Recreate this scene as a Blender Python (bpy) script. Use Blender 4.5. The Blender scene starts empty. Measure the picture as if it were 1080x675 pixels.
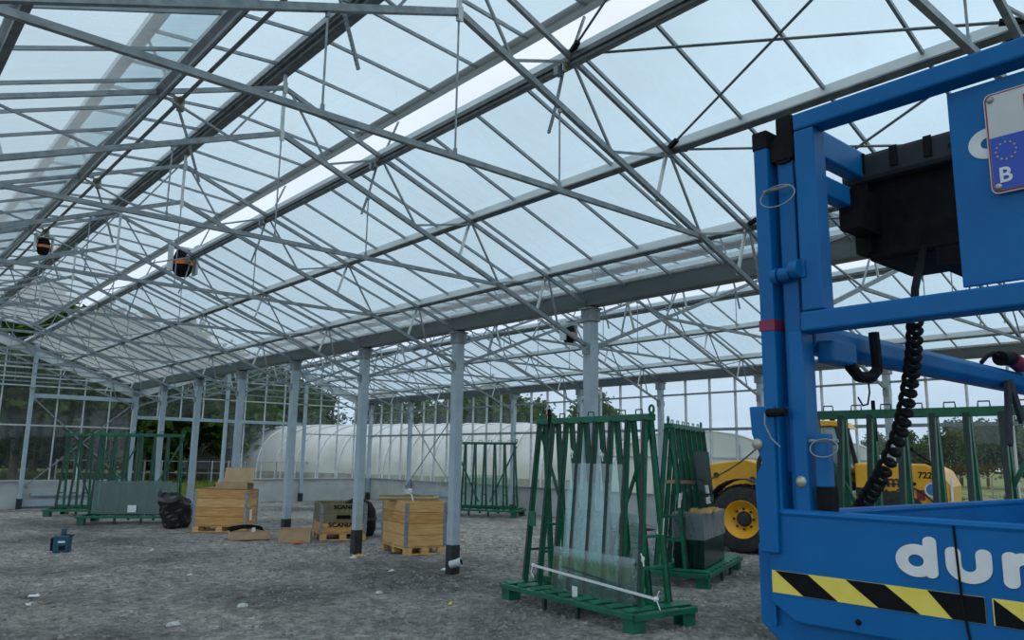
import bpy, math, random
from mathutils import Vector, Matrix, noise
rnd = random.Random(7)
SC = bpy.context.scene
COL = SC.collection
PI = math.pi

# ------------------------------------------------------------------ measured camera and frame of the greenhouse
FPX = 823.941
CAM = Vector((0, 0, 1.7428))
FW = Vector((0.64462825, 0.74475203, 0.1726234))
RT = Vector((0.75438594, -0.6562759, 0.01427568))
UP = Vector((-0.12392041, -0.12102216, 0.98488444))
def at(px, py, axis, val):
    """the point of the plane axis = val seen at pixel (px, py) of the 1080 x 675 photo"""
    d = FW + RT * ((px - 540) / FPX) - UP * ((py - 337.5) / FPX)
    return CAM + d * ((val - CAM[axis]) / d[axis])
X1, Y0, BAY = 7.7258, 4.2775, 3.0
XR, HW = 3.14175, 4.58409
X2 = X1 + 2 * HW
X0 = X1 - 2 * HW
YG = Y0 + 8 * BAY          # far gable
YN = Y0 - 3 * BAY          # near end, behind the camera
ZUA, ZU, ZLA, ZL = 5.4705, 3.7823, 4.9641, 3.2130
def uz(t): return ZUA + t * (ZU - ZUA)
def lz(t): return ZLA + t * (ZL - ZLA)
TP = (0.2601, 0.5444, 0.8263)
TTE = 0.6387
GLZ0, GSL = 5.62, 0.3683    # glass plane: height over the ridge, fall per metre

# ------------------------------------------------------------------ mesh builder
KIDS = {}
class MB:
    def __init__(s): s.v = []; s.f = []; s.mi = []; s.cur = 0
    def _add(s, vs, fs):
        b = len(s.v); s.v += [tuple(v) for v in vs]
        for f in fs: s.f.append([b + i for i in f]); s.mi.append(s.cur)
    def box(s, c, size, rot=None):
        hx, hy, hz = size[0] / 2, size[1] / 2, size[2] / 2
        vs = [Vector((x, y, z)) for x in (-hx, hx) for y in (-hy, hy) for z in (-hz, hz)]
        if rot is not None: vs = [rot @ v for v in vs]
        c = Vector(c)
        s._add([v + c for v in vs], [(0, 1, 3, 2), (4, 6, 7, 5), (0, 4, 5, 1), (2, 3, 7, 6), (0, 2, 6, 4), (1, 5, 7, 3)])
        return s
    def bb(s, x0, x1, y0, y1, z0, z1):
        return s.box(((x0 + x1) / 2, (y0 + y1) / 2, (z0 + z1) / 2), (abs(x1 - x0), abs(y1 - y0), abs(z1 - z0)))
    def beam(s, p0, p1, w, h, up=(0, 0, 1)):
        p0, p1 = Vector(p0), Vector(p1); d = p1 - p0; L = d.length
        if L < 1e-6: return s
        d.normalize(); u = Vector(up)
        if abs(d.dot(u)) > .98: u = Vector((1, 0, 0)) if abs(d.x) < .9 else Vector((0, 1, 0))
        sd = d.cross(u).normalized(); u = sd.cross(d).normalized()
        vs = []
        for q in (p0, p1):
            for a, b in ((-1, -1), (1, -1), (1, 1), (-1, 1)): vs.append(q + sd * (a * w / 2) + u * (b * h / 2))
        s._add(vs, [(3, 2, 1, 0), (4, 5, 6, 7), (0, 1, 5, 4), (1, 2, 6, 5), (2, 3, 7, 6), (3, 0, 4, 7)])
        return s
    def tube(s, pts, r, n=8, closed=False):
        pts = [Vector(p) for p in pts]; N = len(pts)
        rr = r if isinstance(r, (list, tuple)) else [r] * N
        prev = None; vs = []
        for i, p in enumerate(pts):
            if closed: t = pts[(i + 1) % N] - pts[i - 1]
            else: t = pts[min(i + 1, N - 1)] - pts[max(i - 1, 0)]
            t.normalize()
            if prev is None:
                a = Vector((0, 0, 1)) if abs(t.z) < .9 else Vector((1, 0, 0)); u = t.cross(a).normalized()
            else:
                u = prev - t * prev.dot(t); u = u.normalized() if u.length > 1e-6 else t.orthogonal().normalized()
            prev = u; w = t.cross(u)
            for k in range(n):
                a = 2 * PI * k / n; vs.append(p + (u * math.cos(a) + w * math.sin(a)) * rr[i])
        fs = []
        M = N if closed else N - 1
        for i in range(M):
            j = (i + 1) % N
            for k in range(n): fs.append((i * n + k, i * n + (k + 1) % n, j * n + (k + 1) % n, j * n + k))
        if not closed: fs += [tuple(reversed(range(n))), tuple((N - 1) * n + k for k in range(n))]
        s._add(vs, fs); return s
    def cyl(s, p0, p1, r0, r1=None, n=16): return s.tube([p0, p1], [r0, r0 if r1 is None else r1], n)
    def prism(s, poly, vec):
        n = len(poly); poly = [Vector(p) for p in poly]; vec = Vector(vec)
        s._add(poly + [p + vec for p in poly], [tuple(reversed(range(n))), tuple(n + i for i in range(n))] + [(i, (i + 1) % n, n + (i + 1) % n, n + i) for i in range(n)])
        return s
    def quad(s, a, b, c, d): s._add([a, b, c, d], [(0, 1, 2, 3)]); return s
    def lathe(s, prof, n=24, c=(0, 0, 0), axis='z', closed=False):
        vs = []; c = Vector(c); m = len(prof)
        for r, h in prof:
            for k in range(n):
                a = 2 * PI * k / n; x, y = r * math.cos(a), r * math.sin(a)
                vs.append(c + (Vector((x, y, h)) if axis == 'z' else Vector((h, x, y)) if axis == 'x' else Vector((y, h, x))))
        fs = []
        for i in range(m if closed else m - 1):
            j = (i + 1) % m
            for k in range(n): fs.append((i * n + k, i * n + (k + 1) % n, j * n + (k + 1) % n, j * n + k))
        if not closed: fs += [tuple(reversed(range(n))), tuple((m - 1) * n + k for k in range(n))]
        s._add(vs, fs); return s
    def blob(s, c, r, seed=0, sq=(1, 1, 1), n=6):
        vs = []; fs = []; R = random.Random(seed)
        for i in range(1, n):
            for k in range(n * 2):
                a = PI * i / n; b = PI * k / n; d = r * (1 + R.uniform(-.18, .18))
                vs.append((c[0] + d * sq[0] * math.sin(a) * math.cos(b), c[1] + d * sq[1] * math.sin(a) * math.sin(b), c[2] + d * sq[2] * math.cos(a)))
        m = 2 * n; t = len(vs); vs += [(c[0], c[1], c[2] + r * sq[2]), (c[0], c[1], c[2] - r * sq[2])]
        for i in range(n - 2):
            for k in range(m): fs.append((i * m + k, (i + 1) * m + k, (i + 1) * m + (k + 1) % m, i * m + (k + 1) % m))
        for k in range(m): fs.append((t, k, (k + 1) % m)); fs.append((t + 1, (n - 2) * m + (k + 1) % m, (n - 2) * m + k))
        s._add(vs, fs); return s
    def build(s, name, mats, parent=None, loc=None, rotz=None, smooth=False, bevel=0, seg=2):
        me = bpy.data.meshes.new(name); me.from_pydata(s.v, [], s.f)
        if not isinstance(mats, (list, tuple)): mats = [mats]
        for m in mats: me.materials.append(m)
        if len(mats) > 1: me.polygons.foreach_set('material_index', s.mi)
        me.update()
        if smooth:
            me.polygons.foreach_set('use_smooth', [True] * len(me.polygons))
            try: me.set_sharp_from_angle(angle=math.radians(40))
            except Exception: pass
        o = bpy.data.objects.new(name, me); COL.objects.link(o)
        if parent: o.parent = parent; KIDS.setdefault(parent.name, []).append(o)
        if loc is not None: o.location = loc
        if rotz: o.rotation_euler = (0, 0, rotz)
        if bevel:
            b = o.modifiers.new('Bevel', 'BEVEL'); b.width = bevel; b.segments = seg; b.limit_method = 'ANGLE'; b.angle_limit = .6
        return o

def tag(o, label=None, cat=None, group=None, kind=None):
    if label: o['label'] = label
    if cat: o['category'] = cat
    if group: o['group'] = group
    if kind: o['kind'] = kind
    return o
def thing(name, label, cat, loc=(0, 0, 0), rotz=0, group=None):
    o = bpy.data.objects.new(name, None); COL.objects.link(o); o.empty_display_size = .2
    o.location = loc; o.rotation_euler = (0, 0, rotz); return tag(o, label, cat, group)
def copy_tree(o, parent=None):
    c = o.copy(); COL.objects.link(c)
    if parent: c.parent = parent
    for ch in KIDS.get(o.name, []): copy_tree(ch, c)
    return c
def struct(o): o['kind'] = 'structure'; return o
def ordinal(n): return ('first', 'second', 'third', 'fourth', 'fifth', 'sixth', 'seventh', 'eighth', 'ninth', 'tenth', 'eleventh', 'twelfth')[n - 1]

# ------------------------------------------------------------------ materials
def new_mat(name):
    m = bpy.data.materials.new(name); m.use_nodes = True; nt = m.node_tree; nt.nodes.clear()
    out = nt.nodes.new('ShaderNodeOutputMaterial'); return m, nt, out
def N(nt, t, **kw):
    n = nt.nodes.new(t)
    for k, v in kw.items():
        if k in n.inputs: n.inputs[k].default_value = v
        else: setattr(n, k, v)
    return n
def rgba(c): return (c[0], c[1], c[2], 1)
def pmat(name, c1, c2=None, scale=8, rough=.5, metal=0, bump=0, bscale=40, detail=5, lo=.35, hi=.65, coords='Object', stretch=None, rough2=None, spec=.5, wear=None):
    m, nt, out = new_mat(name); L = nt.links
    p = N(nt, 'ShaderNodeBsdfPrincipled', Roughness=rough, Metallic=metal)
    p.inputs['Base Color'].default_value = rgba(c1); p.inputs['Specular IOR Level'].default_value = spec
    L.new(p.outputs[0], out.inputs[0])
    tc = N(nt, 'ShaderNodeTexCoord'); vec = tc.outputs[coords]
    if stretch:
        mp = N(nt, 'ShaderNodeMapping'); mp.inputs['Scale'].default_value = stretch; L.new(vec, mp.inputs[0]); vec = mp.outputs[0]
    if c2:
        nz = N(nt, 'ShaderNodeTexNoise', Scale=scale, Detail=detail); L.new(vec, nz.inputs['Vector'])
        r = N(nt, 'ShaderNodeValToRGB'); r.color_ramp.elements[0].position = lo; r.color_ramp.elements[1].position = hi
        r.color_ramp.elements[0].color = rgba(c1); r.color_ramp.elements[1].color = rgba(c2)
        L.new(nz.outputs[0], r.inputs[0]); colr = r.outputs[0]
        if wear:
            n2 = N(nt, 'ShaderNodeTexNoise', Scale=wear[1], Detail=8, Roughness=.7); L.new(vec, n2.inputs['Vector'])
            r2 = N(nt, 'ShaderNodeValToRGB'); r2.color_ramp.elements[0].position = wear[2]; r2.color_ramp.elements[1].position = wear[2] + .03
            L.new(n2.outputs[0], r2.inputs[0])
            mx = N(nt, 'ShaderNodeMix', data_type='RGBA'); L.new(r2.outputs[0], mx.inputs[0]); L.new(colr, mx.inputs[6]); mx.inputs[7].default_value = rgba(wear[0]); colr = mx.outputs[2]
        L.new(colr, p.inputs['Base Color'])
        if rough2 is not None:
            mr = N(nt, 'ShaderNodeMapRange'); mr.inputs[3].default_value = rough; mr.inputs[4].default_value = rough2
            L.new(nz.outputs[0], mr.inputs[0]); L.new(mr.outputs[0], p.inputs['Roughness'])
    if bump:
        nb = N(nt, 'ShaderNodeTexNoise', Scale=bscale, Detail=6); L.new(vec, nb.inputs['Vector'])
        b = N(nt, 'ShaderNodeBump', Strength=bump, Distance=.02); L.new(nb.outputs[0], b.inputs['Height']); L.new(b.outputs[0], p.inputs['Normal'])
    return m
def glass_mat(name, tint, haze=.06, gloss=.08, hazec=(.8, .86, .88), streak=True, rough=.05, graze=.25):
    """thin clear pane: straight transmission, a little mirror, a little dirt that scatters"""
    m, nt, out = new_mat(name); L = nt.links
    t = N(nt, 'ShaderNodeBsdfTransparent'); t.inputs[0].default_value = rgba(tint)
    g = N(nt, 'ShaderNodeBsdfGlossy'); g.inputs['Roughness'].default_value = rough; g.inputs[0].default_value = (.9, .95, .97, 1)
    lw = N(nt, 'ShaderNodeLayerWeight', Blend=.5)
    pw = N(nt, 'ShaderNodeMath', operation='POWER'); pw.inputs[1].default_value = 4.5; L.new(lw.outputs['Facing'], pw.inputs[0])
    mm = N(nt, 'ShaderNodeMath', operation='MULTIPLY_ADD'); mm.inputs[1].default_value = .85; mm.inputs[2].default_value = gloss; mm.use_clamp = True; L.new(pw.outputs[0], mm.inputs[0])
    a = N(nt, 'ShaderNodeMixShader'); L.new(mm.outputs[0], a.inputs[0]); L.new(t.outputs[0], a.inputs[1]); L.new(g.outputs[0], a.inputs[2])
    d = N(nt, 'ShaderNodeBsdfTranslucent'); d.inputs[0].default_value = rgba(hazec)
    d2 = N(nt, 'ShaderNodeBsdfDiffuse'); d2.inputs[0].default_value = rgba(hazec)
    dd = N(nt, 'ShaderNodeMixShader'); dd.inputs[0].default_value = .5; L.new(d.outputs[0], dd.inputs[1]); L.new(d2.outputs[0], dd.inputs[2])
    b = N(nt, 'ShaderNodeMixShader'); L.new(a.outputs[0], b.inputs[1]); L.new(dd.outputs[0], b.inputs[2])
    if streak:
        tc = N(nt, 'ShaderNodeTexCoord'); mp = N(nt, 'ShaderNodeMapping'); mp.inputs['Scale'].default_value = (.5, 1.6, .5); L.new(tc.outputs['Object'], mp.inputs[0])
        nz = N(nt, 'ShaderNodeTexNoise', Scale=2.2, Detail=6, Roughness=.65); L.new(mp.outputs[0], nz.inputs['Vector'])
        mr = N(nt, 'ShaderNodeMapRange'); mr.inputs[1].default_value = .3; mr.inputs[2].default_value = .75; mr.inputs[3].default_value = haze * .4; mr.inputs[4].default_value = haze * 1.8
        L.new(nz.outputs[0], mr.inputs[0])
        gp = N(nt, 'ShaderNodeMath', operation='POWER'); gp.inputs[1].default_value = 3.0; L.new(lw.outputs['Facing'], gp.inputs[0])
        ga = N(nt, 'ShaderNodeMath', operation='MULTIPLY_ADD'); ga.inputs[1].default_value = graze; ga.use_clamp = True; L.new(gp.outputs[0], ga.inputs[0]); L.new(mr.outputs[0], ga.inputs[2]); L.new(ga.outputs[0], b.inputs[0])
    else: b.inputs[0].default_value = haze
    L.new(b.outputs[0], out.inputs[0]); return m

M = {}
M['steel'] = pmat('galvanised_steel', (.21, .24, .265), (.31, .345, .37), 14, .42, .45, .05, 90)
M['steel_dark'] = pmat('weathered_aluminium', (.13, .15, .165), (.21, .235, .25), 9, .45, .45, .05, 80)
M['alu'] = pmat('mill_aluminium', (.50, .54, .56), (.64, .67, .69), 6, .5, .25, .04, 60, stretch=(1, .2, 1))
M['column'] = pmat('zinc_grey_column', (.37, .45, .51), (.44, .52, .58), 5, .5, .25, .03, 70)
M['gutter'] = pmat('gutter_steel', (.13, .16, .18), (.18, .21, .23), 4, .5, .2, .05, 50, stretch=(1, .15, 1))
M['blackpaint'] = pmat('black_bitumen', (.012, .013, .015), (.03, .03, .032), 20, .6, 0, .2, 60)
M['black'] = pmat('black_plastic', (.005, .006, .008), (.010, .011, .013), 30, .65, 0, .05, 120, spec=.12)
M['rubber'] = pmat('black_rubber', (.012, .012, .013), (.03, .03, .03), 12, .75, 0, .1, 60)
M['roofglass'] = glass_mat('roof_glass', (.69, .84, .89), .08, .06, graze=.75)
M['wallglass'] = glass_mat('wall_glass', (.86, .92, .93), .035, .05)
M['paneglass'] = glass_mat('stacked_glass', (.82, .93, .91), .035, .08, (.62, .78, .76), graze=.1)
M['stackglass'] = glass_mat('stack_of_green_glass', (.30, .56, .46), .015, .06, (.4, .62, .54), graze=.03)
M['wetalu'] = pmat('wet_speckled_aluminium', (.30, .33, .34), (.75, .78, .78), 70, .4, .2, .1, 80, lo=.42, hi=.58)
M['darkalu'] = pmat('dark_aluminium', (.05, .056, .062), (.085, .094, .10), 9, .5, .15, .05, 80)
M['darkglass'] = glass_mat('tinted_cab_glass', (.25, .33, .30), .03, .12, streak=False)
M['blue'] = pmat('blue_paint', (.0, .108, .33), (.0, .128, .37), 5, .42, 0, .03, 60, spec=.25, wear=((.05, .05, .06), 9, .74))
M['bluedark'] = pmat('worn_blue_paint', (.0, .10, .30), (.0, .13, .36), 6, .45, 0, .05, 60, spec=.3)
M['white'] = pmat('white_lettering', (.62, .66, .68), (.70, .73, .74), 30, .5)
M['yellow'] = pmat('hazard_yellow', (.72, .60, .08), (.78, .66, .12), 20, .5)
M['hazblack'] = pmat('hazard_black', (.003, .004, .006), (.006, .007, .009), 20, .6, spec=.12)
M['green'] = pmat('rack_green_paint', (.003, .10, .052), (.006, .15, .078), 7, .42, 0, .08, 60, wear=((.13, .055, .025), 11, .70))
M['greendark'] = pmat('rack_dark_rubber_face', (.01, .028, .024), (.018, .045, .036), 9, .55, 0, .05, 50)
M['jcb'] = pmat('yellow_machine_paint', (.80, .37, .010), (.86, .42, .018), 5, .38, 0, .02, 40)
M['wood'] = pmat('pine_boards', (.46, .22, .065), (.66, .36, .125), 3.2, .7, 0, .15, 30, stretch=(1, 1, 9), wear=((.16, .09, .05), 5, .66))
M['woodpale'] = pmat('pale_pine_boards', (.56, .31, .11), (.72, .44, .175), 3.2, .7, 0, .15, 30, stretch=(1, 1, 9), wear=((.18, .11, .06), 5, .68))
M['wooddark'] = pmat('weathered_boards', (.16, .13, .09), (.27, .22, .15), 4, .7, 0, .15, 30, stretch=(1, 1, 6))
M['olive'] = pmat('olive_ply', (.12, .115, .055), (.20, .18, .09), 5, .5, 0, .1, 30)  # darker olive tone for the upper collars of the printed crate
M['card'] = pmat('brown_cardboard', (.40, .27, .16), (.48, .33, .20), 5, .8, 0, .05, 40)
M['cardin'] = pmat('cardboard_inside', (.30, .20, .12), (.36, .25, .15), 5, .8)
M['concrete'] = pmat('precast_concrete', (.40, .42, .41), (.52, .54, .52), 1.6, .85, 0, .15, 25, wear=((.30, .31, .30), 2.3, .62))
M['paper'] = pmat('white_paper', (.72, .74, .74), (.78, .80, .80), 20, .7)
M['orange'] = pmat('orange_band', (.75, .16, .03), (.8, .2, .05), 20, .5)
M['red'] = pmat('dark_red_plate_edge', (.22, .015, .03), (.28, .02, .04), 20, .45)
M['plate'] = pmat('number_plate_white', (.50, .52, .54), (.56, .58, .60), 9, .4)
M['eublue'] = pmat('plate_blue', (.01, .06, .42), (.015, .07, .46), 9, .4)
M['gold'] = pmat('plate_star_yellow', (.55, .55, .12), (.6, .6, .15), 9, .4)
M['chrome'] = pmat('zinc_bolt', (.36, .35, .29), (.46, .45, .38), 20, .4, .5)
M['tool'] = pmat('teal_tool_plastic', (.003, .055, .085), (.005, .075, .115), 14, .45)
M['bag'] = pmat('black_polythene', (.010, .011, .013), (.018, .019, .022), 12, .28, 0, .3, 12)
M['film'] = glass_mat('stretch_film', (.84, .88, .88), .22, .10, (.72, .76, .77), rough=.2)
M['strap'] = pmat('white_strap', (.70, .72, .72), (.78, .80, .80), 20, .6)
M['pinkstrap'] = pmat('pale_orange_strap', (.50, .30, .22), (.56, .36, .27), 20, .6)
M['pipe'] = pmat('grey_plastic_pipe', (.50, .53, .55), (.58, .60, .62), 9, .4)
M['foam'] = pmat('pale_blue_foam', (.55, .68, .76), (.6, .72, .80), 9, .6)
M['cover'] = pmat('tunnel_film', (.38, .39, .37), (.52, .54, .53), .5, .5, 0, .05, 3, stretch=(1, .4, 1))
M['tunnelband'] = pmat('tunnel_side_netting', (.22, .22, .19), (.32, .32, .28), 1.5, .8)
M['bark'] = pmat('bark', (.055, .042, .03), (.10, .08, .06), 6, .9, 0, .4, 20)
M['fencewood'] = pmat('grey_fence_wood', (.22, .19, .16), (.30, .27, .23), 8, .85)
def leaf(name, a, b):
    m, nt, out = new_mat(name); L = nt.links
    oi = N(nt, 'ShaderNodeObjectInfo'); g = N(nt, 'ShaderNodeNewGeometry')
    nz = N(nt, 'ShaderNodeTexNoise', Scale=.9, Detail=3); tc = N(nt, 'ShaderNodeTexCoord'); L.new(tc.outputs['Object'], nz.inputs['Vector'])
    r = N(nt, 'ShaderNodeValToRGB'); r.color_ramp.elements[0].position = .35; r.color_ramp.elements[1].position = .68
    r.color_ramp.elements[0].color = rgba(a); r.color_ramp.elements[1].color = rgba(b); L.new(nz.outputs[0], r.inputs[0])
    d = N(nt, 'ShaderNodeBsdfDiffuse'); t = N(nt, 'ShaderNodeBsdfTranslucent'); L.new(r.outputs[0], d.inputs[0]); L.new(r.outputs[0], t.inputs[0])
    mx = N(nt, 'ShaderNodeMixShader'); mx.inputs[0].default_value = .3; L.new(d.outputs[0], mx.inputs[1]); L.new(t.outputs[0], mx.inputs[2]); L.new(mx.outputs[0], out.inputs[0]); return m
M['leaf'] = leaf('dark_foliage', (.022, .050, .014), (.070, .125, .028))
M['leaf2'] = leaf('fresh_foliage', (.030, .075, .012), (.085, .15, .025))
M['leaf3'] = leaf('grey_foliage', (.045, .060, .030), (.09, .11, .055))
M['grass'] = leaf('grass_blades', (.085, .14, .025), (.17, .22, .06))
M['redtape'] = pmat('dark_red_tape', (.20, .01, .05), (.25, .015, .06), 20, .5)
M['lid'] = pmat('grey_plastic_lid', (.024, .028, .033), (.033, .038, .044), 20, .6, spec=.2)
M['blackband'] = pmat('black_webbing', (.014, .018, .022), (.03, .034, .04), 20, .7)
M['decal'] = pmat('dark_decal', (.06, .03, .03), (.08, .04, .04), 20, .5)
M['badgeblue'] = pmat('badge_blue', (.05, .16, .42), (.06, .2, .5), 20, .5)
M['earth'] = pmat('brown_earth', (.12, .09, .065), (.20, .15, .11), 3, .95, 0, .4, 12)
# ------------------------------------------------------------------ ground
_a, _b, _c = at(285, 628, 2, 0), at(530, 566, 2, 0), at(40, 645, 2, 0)
GPATCH = [(_a.x, _a.y, (1.0, 1.3), (.085, .082, .08), .8), (_b.x, _b.y, (2.2, 2.6), (.40, .355, .30), .75), (_c.x, _c.y, (.9, 1.2), (.33, .305, .28), .6)]
def ground_mat():
    m, nt, out = new_mat('grey_gravel'); L = nt.links
    p = N(nt, 'ShaderNodeBsdfPrincipled', Roughness=.9); L.new(p.outputs[0], out.inputs[0]); p.inputs['Specular IOR Level'].default_value = .25
    tc = N(nt, 'ShaderNodeTexCoord'); v = tc.outputs['Object']
    n1 = N(nt, 'ShaderNodeTexNoise', Scale=.35, Detail=4, Roughness=.6); L.new(v, n1.inputs['Vector'])
    r1 = N(nt, 'ShaderNodeValToRGB'); e = r1.color_ramp.elements
    e[0].position = .36; e[0].color = (.115, .106, .100, 1); e[1].position = .66; e[1].color = (.375, .335, .30, 1)
    k = r1.color_ramp.elements.new(.5); k.color = (.245, .226, .215, 1)
    L.new(n1.outputs[0], r1.inputs[0]); base_ = r1.outputs[0]
    for (cx, cy, rr, colr_, amt) in GPATCH:   # damp dark patch and pale dusty wheel track, ragged at the edge
        mpg = N(nt, 'ShaderNodeMapping'); mpg.inputs['Location'].default_value = (-cx / rr[0], -cy / rr[1], 0); mpg.inputs['Scale'].default_value = (1 / rr[0], 1 / rr[1], 0); L.new(v, mpg.inputs[0])
        nd = N(nt, 'ShaderNodeTexNoise', Scale=1.6, Detail=6, Roughness=.65); L.new(v, nd.inputs['Vector'])
        ln = N(nt, 'ShaderNodeVectorMath', operation='LENGTH'); L.new(mpg.outputs[0], ln.inputs[0])
        ad = N(nt, 'ShaderNodeMath', operation='ADD'); L.new(ln.outputs['Value'], ad.inputs[0]); L.new(nd.outputs[0], ad.inputs[1])
        mg = N(nt, 'ShaderNodeMapRange'); mg.inputs[1].default_value = .95; mg.inputs[2].default_value = 1.7; mg.inputs[3].default_value = amt; mg.inputs[4].default_value = 0; L.new(ad.outputs[0], mg.inputs[0])
        mxg = N(nt, 'ShaderNodeMix', data_type='RGBA'); L.new(mg.outputs[0], mxg.inputs[0]); L.new(base_, mxg.inputs[6]); mxg.inputs[7].default_value = rgba(colr_); base_ = mxg.outputs[2]
    n2 = N(nt, 'ShaderNodeTexNoise', Scale=5.5, Detail=9, Roughness=.72); L.new(v, n2.inputs['Vector'])
    vo = N(nt, 'ShaderNodeTexVoronoi', Scale=26); L.new(v, vo.inputs['Vector'])
    mr = N(nt, 'ShaderNodeMapRange'); mr.inputs[1].default_value = .34; mr.inputs[2].default_value = .66; mr.inputs[3].default_value = .42; mr.inputs[4].default_value = 1.5
    L.new(n2.outputs[0], mr.inputs[0])
    mx = N(nt, 'ShaderNodeMix', data_type='RGBA', blend_type='MULTIPLY'); mx.inputs[0].default_value = 1
    L.new(base_, mx.inputs[6]); L.new(mr.outputs[0], mx.inputs[7])
    sep = N(nt, 'ShaderNodeSeparateColor'); L.new(vo.outputs['Color'], sep.inputs[0])
    m2 = N(nt, 'ShaderNodeMapRange'); m2.inputs[3].default_value = .70; m2.inputs[4].default_value = 1.3; L.new(sep.outputs[0], m2.inputs[0])
    mx2 = N(nt, 'ShaderNodeMix', data_type='RGBA', blend_type='MULTIPLY'); mx2.inputs[0].default_value = 1
    L.new(mx.outputs[2], mx2.inputs[6]); L.new(m2.outputs[0], mx2.inputs[7]); L.new(mx2.outputs[2], p.inputs['Base Color'])
    b = N(nt, 'ShaderNodeBump', Strength=1.0, Distance=.07); L.new(n2.outputs[0], b.inputs['Height'])
    b2 = N(nt, 'ShaderNodeBump', Strength=.6, Distance=.02); L.new(vo.outputs['Distance'], b2.inputs['Height']); L.new(b.outputs[0], b2.inputs['Normal']); L.new(b2.outputs[0], p.inputs['Normal'])
    return m
M['gravel'] = ground_mat()
PITS = [(X1, Y0 + BAY * i, .55 + .1 * (i % 2)) for i in range(0, 9)]
def hz(x, y):
    z = .035 * noise.noise(Vector((x * .5, y * .5, 3))) + .022 * noise.noise(Vector((x * 1.7, y * 1.7, 9))) + .020 * noise.noise(Vector((x * 4.5, y * 4.5, 1)))
    for px, py, r in PITS:
        d2 = ((x - px) / .8) ** 2 + ((y - py) / 1.0) ** 2
        if d2 < 6: z -= .06 * math.exp(-d2 / (r * r) * .5)
    return z - .02
def grid(x0, x1, y0, y1, st, fn, name, mat):
    nx = int((x1 - x0) / st) + 1; ny = int((y1 - y0) / st) + 1; b = MB()
    for j in range(ny):
        for i in range(nx):
            x = x0 + (x1 - x0) * i / (nx - 1); y = y0 + (y1 - y0) * j / (ny - 1); b.v.append((x, y, fn(x, y)))
    for j in range(ny - 1):
        for i in range(nx - 1): b.f.append([j * nx + i, j * nx + i + 1, (j + 1) * nx + i + 1, (j + 1) * nx + i]); b.mi.append(0)
    return b.build(name, mat, smooth=True)
struct(grid(-8, X2 + .25, -5, YG + .6, .14, hz, 'floor', M['gravel']))
M['meadow'] = pmat('meadow_grass', (.085, .13, .03), (.17, .20, .06), .6, .95, 0, .6, 14, wear=((.17, .13, .09), .35, .60))
ob = MB(); ob.quad((-150, -120, -.12), (220, -120, -.12), (220, 220, -.12), (-150, 220, -.12))
struct(ob.build('ground', M['meadow']))
# loose stones over the gravel, more of them where the photo looks
sb = MB(); R = random.Random(3)
def stone(b, x, y, s):
    z = hz(x, y); n = 5
    vs = []
    for k in range(n):
        a = 2 * PI * k / n + R.uniform(-.3, .3); vs.append((x + s * math.cos(a) * R.uniform(.7, 1.1), y + s * math.sin(a) * R.uniform(.7, 1.1), z - s * .1))
    for k in range(n):
        vx = vs[k]; vs.append((x + (vx[0] - x) * R.uniform(.35, .7), y + (vx[1] - y) * R.uniform(.35, .7), z + s * R.uniform(.3, .75)))
    fs = [tuple(n + k for k in range(n))] + [(k, (k + 1) % n, n + (k + 1) % n, n + k) for k in range(n)]
    b._add(vs, fs)
for k in range(26000):
    d = 4 + 14 * R.random() ** 1.5; a = R.uniform(-.72, .66)
    dx = FW.x + RT.x * a; dy = FW.y + RT.y * a; x = dx * d; y = dy * d
    if x > X2 - .4 or y > YG - .3 or noise.noise(Vector((x * .6, y * .6, 5))) < -.12 and R.random() < .7: continue
    stone(sb, x, y, R.choice((.010, .014, .018, .024, .032)) * R.uniform(.7, 1.25) * (1.8 if R.random() < .012 else 1))
M['stones'] = pmat('loose_stones', (.13, .126, .122), (.28, .27, .26), 5, .9, 0, .2, 60)
tag(sb.build('gravel_stones', M['stones']), 'loose grey stones lying over the bare gravel floor', 'stones', kind='stuff')
# white and pale litter
for k, (px, py, s, mt) in enumerate([(36, 629, .05, 'paper'), (30, 637, .04, 'paper'), (160, 580, .05, 'paper'), (200, 607, .03, 'paper'), (372, 590, .05, 'paper'), (378, 588, .09, 'woodpale'), (473, 598, .10, 'paper'), (413, 603, .05, 'paper'), (400, 627, .06, 'concrete'), (256, 641, .07, 'concrete'), (183, 661, .07, 'concrete'), (475, 637, .04, 'yellow')]):
    g = at(px, py, 2, -.02); b = MB(); a = R.uniform(0, 3)
    rot = Matrix.Rotation(a, 3, 'Z') @ Matrix.Rotation(R.uniform(-.2, .2), 3, 'X')
    if mt == 'concrete': b.blob((0, 0, s * .2), s, k, (1, .7, .5), 4)
    else:
        b.box((0, 0, .02), (s * 2.4, s, .012), rot); b.box((s * .5, s * .2, .03), (s, s * .6, .008), rot @ Matrix.Rotation(.5, 3, 'Y'))
    nm = {'paper': 'paper_scrap', 'woodpale': 'wood_offcut', 'concrete': 'pale_rock', 'yellow': 'yellow_scrap'}[mt]
    where = ['at the far left front of the floor', 'just below another scrap at the far left front', 'on gravel between teal tool and flat carton', 'lying alone in front of the teal tool and crates', 'beside the foot of the third column', 'in front of the printed crate', 'at the foot of the second column beside the pipe stub', 'on gravel left of the piped column', 'on open gravel in front of the piped column', 'in the middle of the dark gravel patch', 'at the bottom edge in the dark gravel patch', 'left of the near green rack'][k]
    tag(b.build(nm, M[mt], loc=(g.x, g.y, hz(g.x, g.y))), {'paper': 'white paper scrap ', 'woodpale': 'pale wood offcut ', 'concrete': 'pale grey rock ', 'yellow': 'small yellow scrap '}[mt] + where, 'debris')

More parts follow.
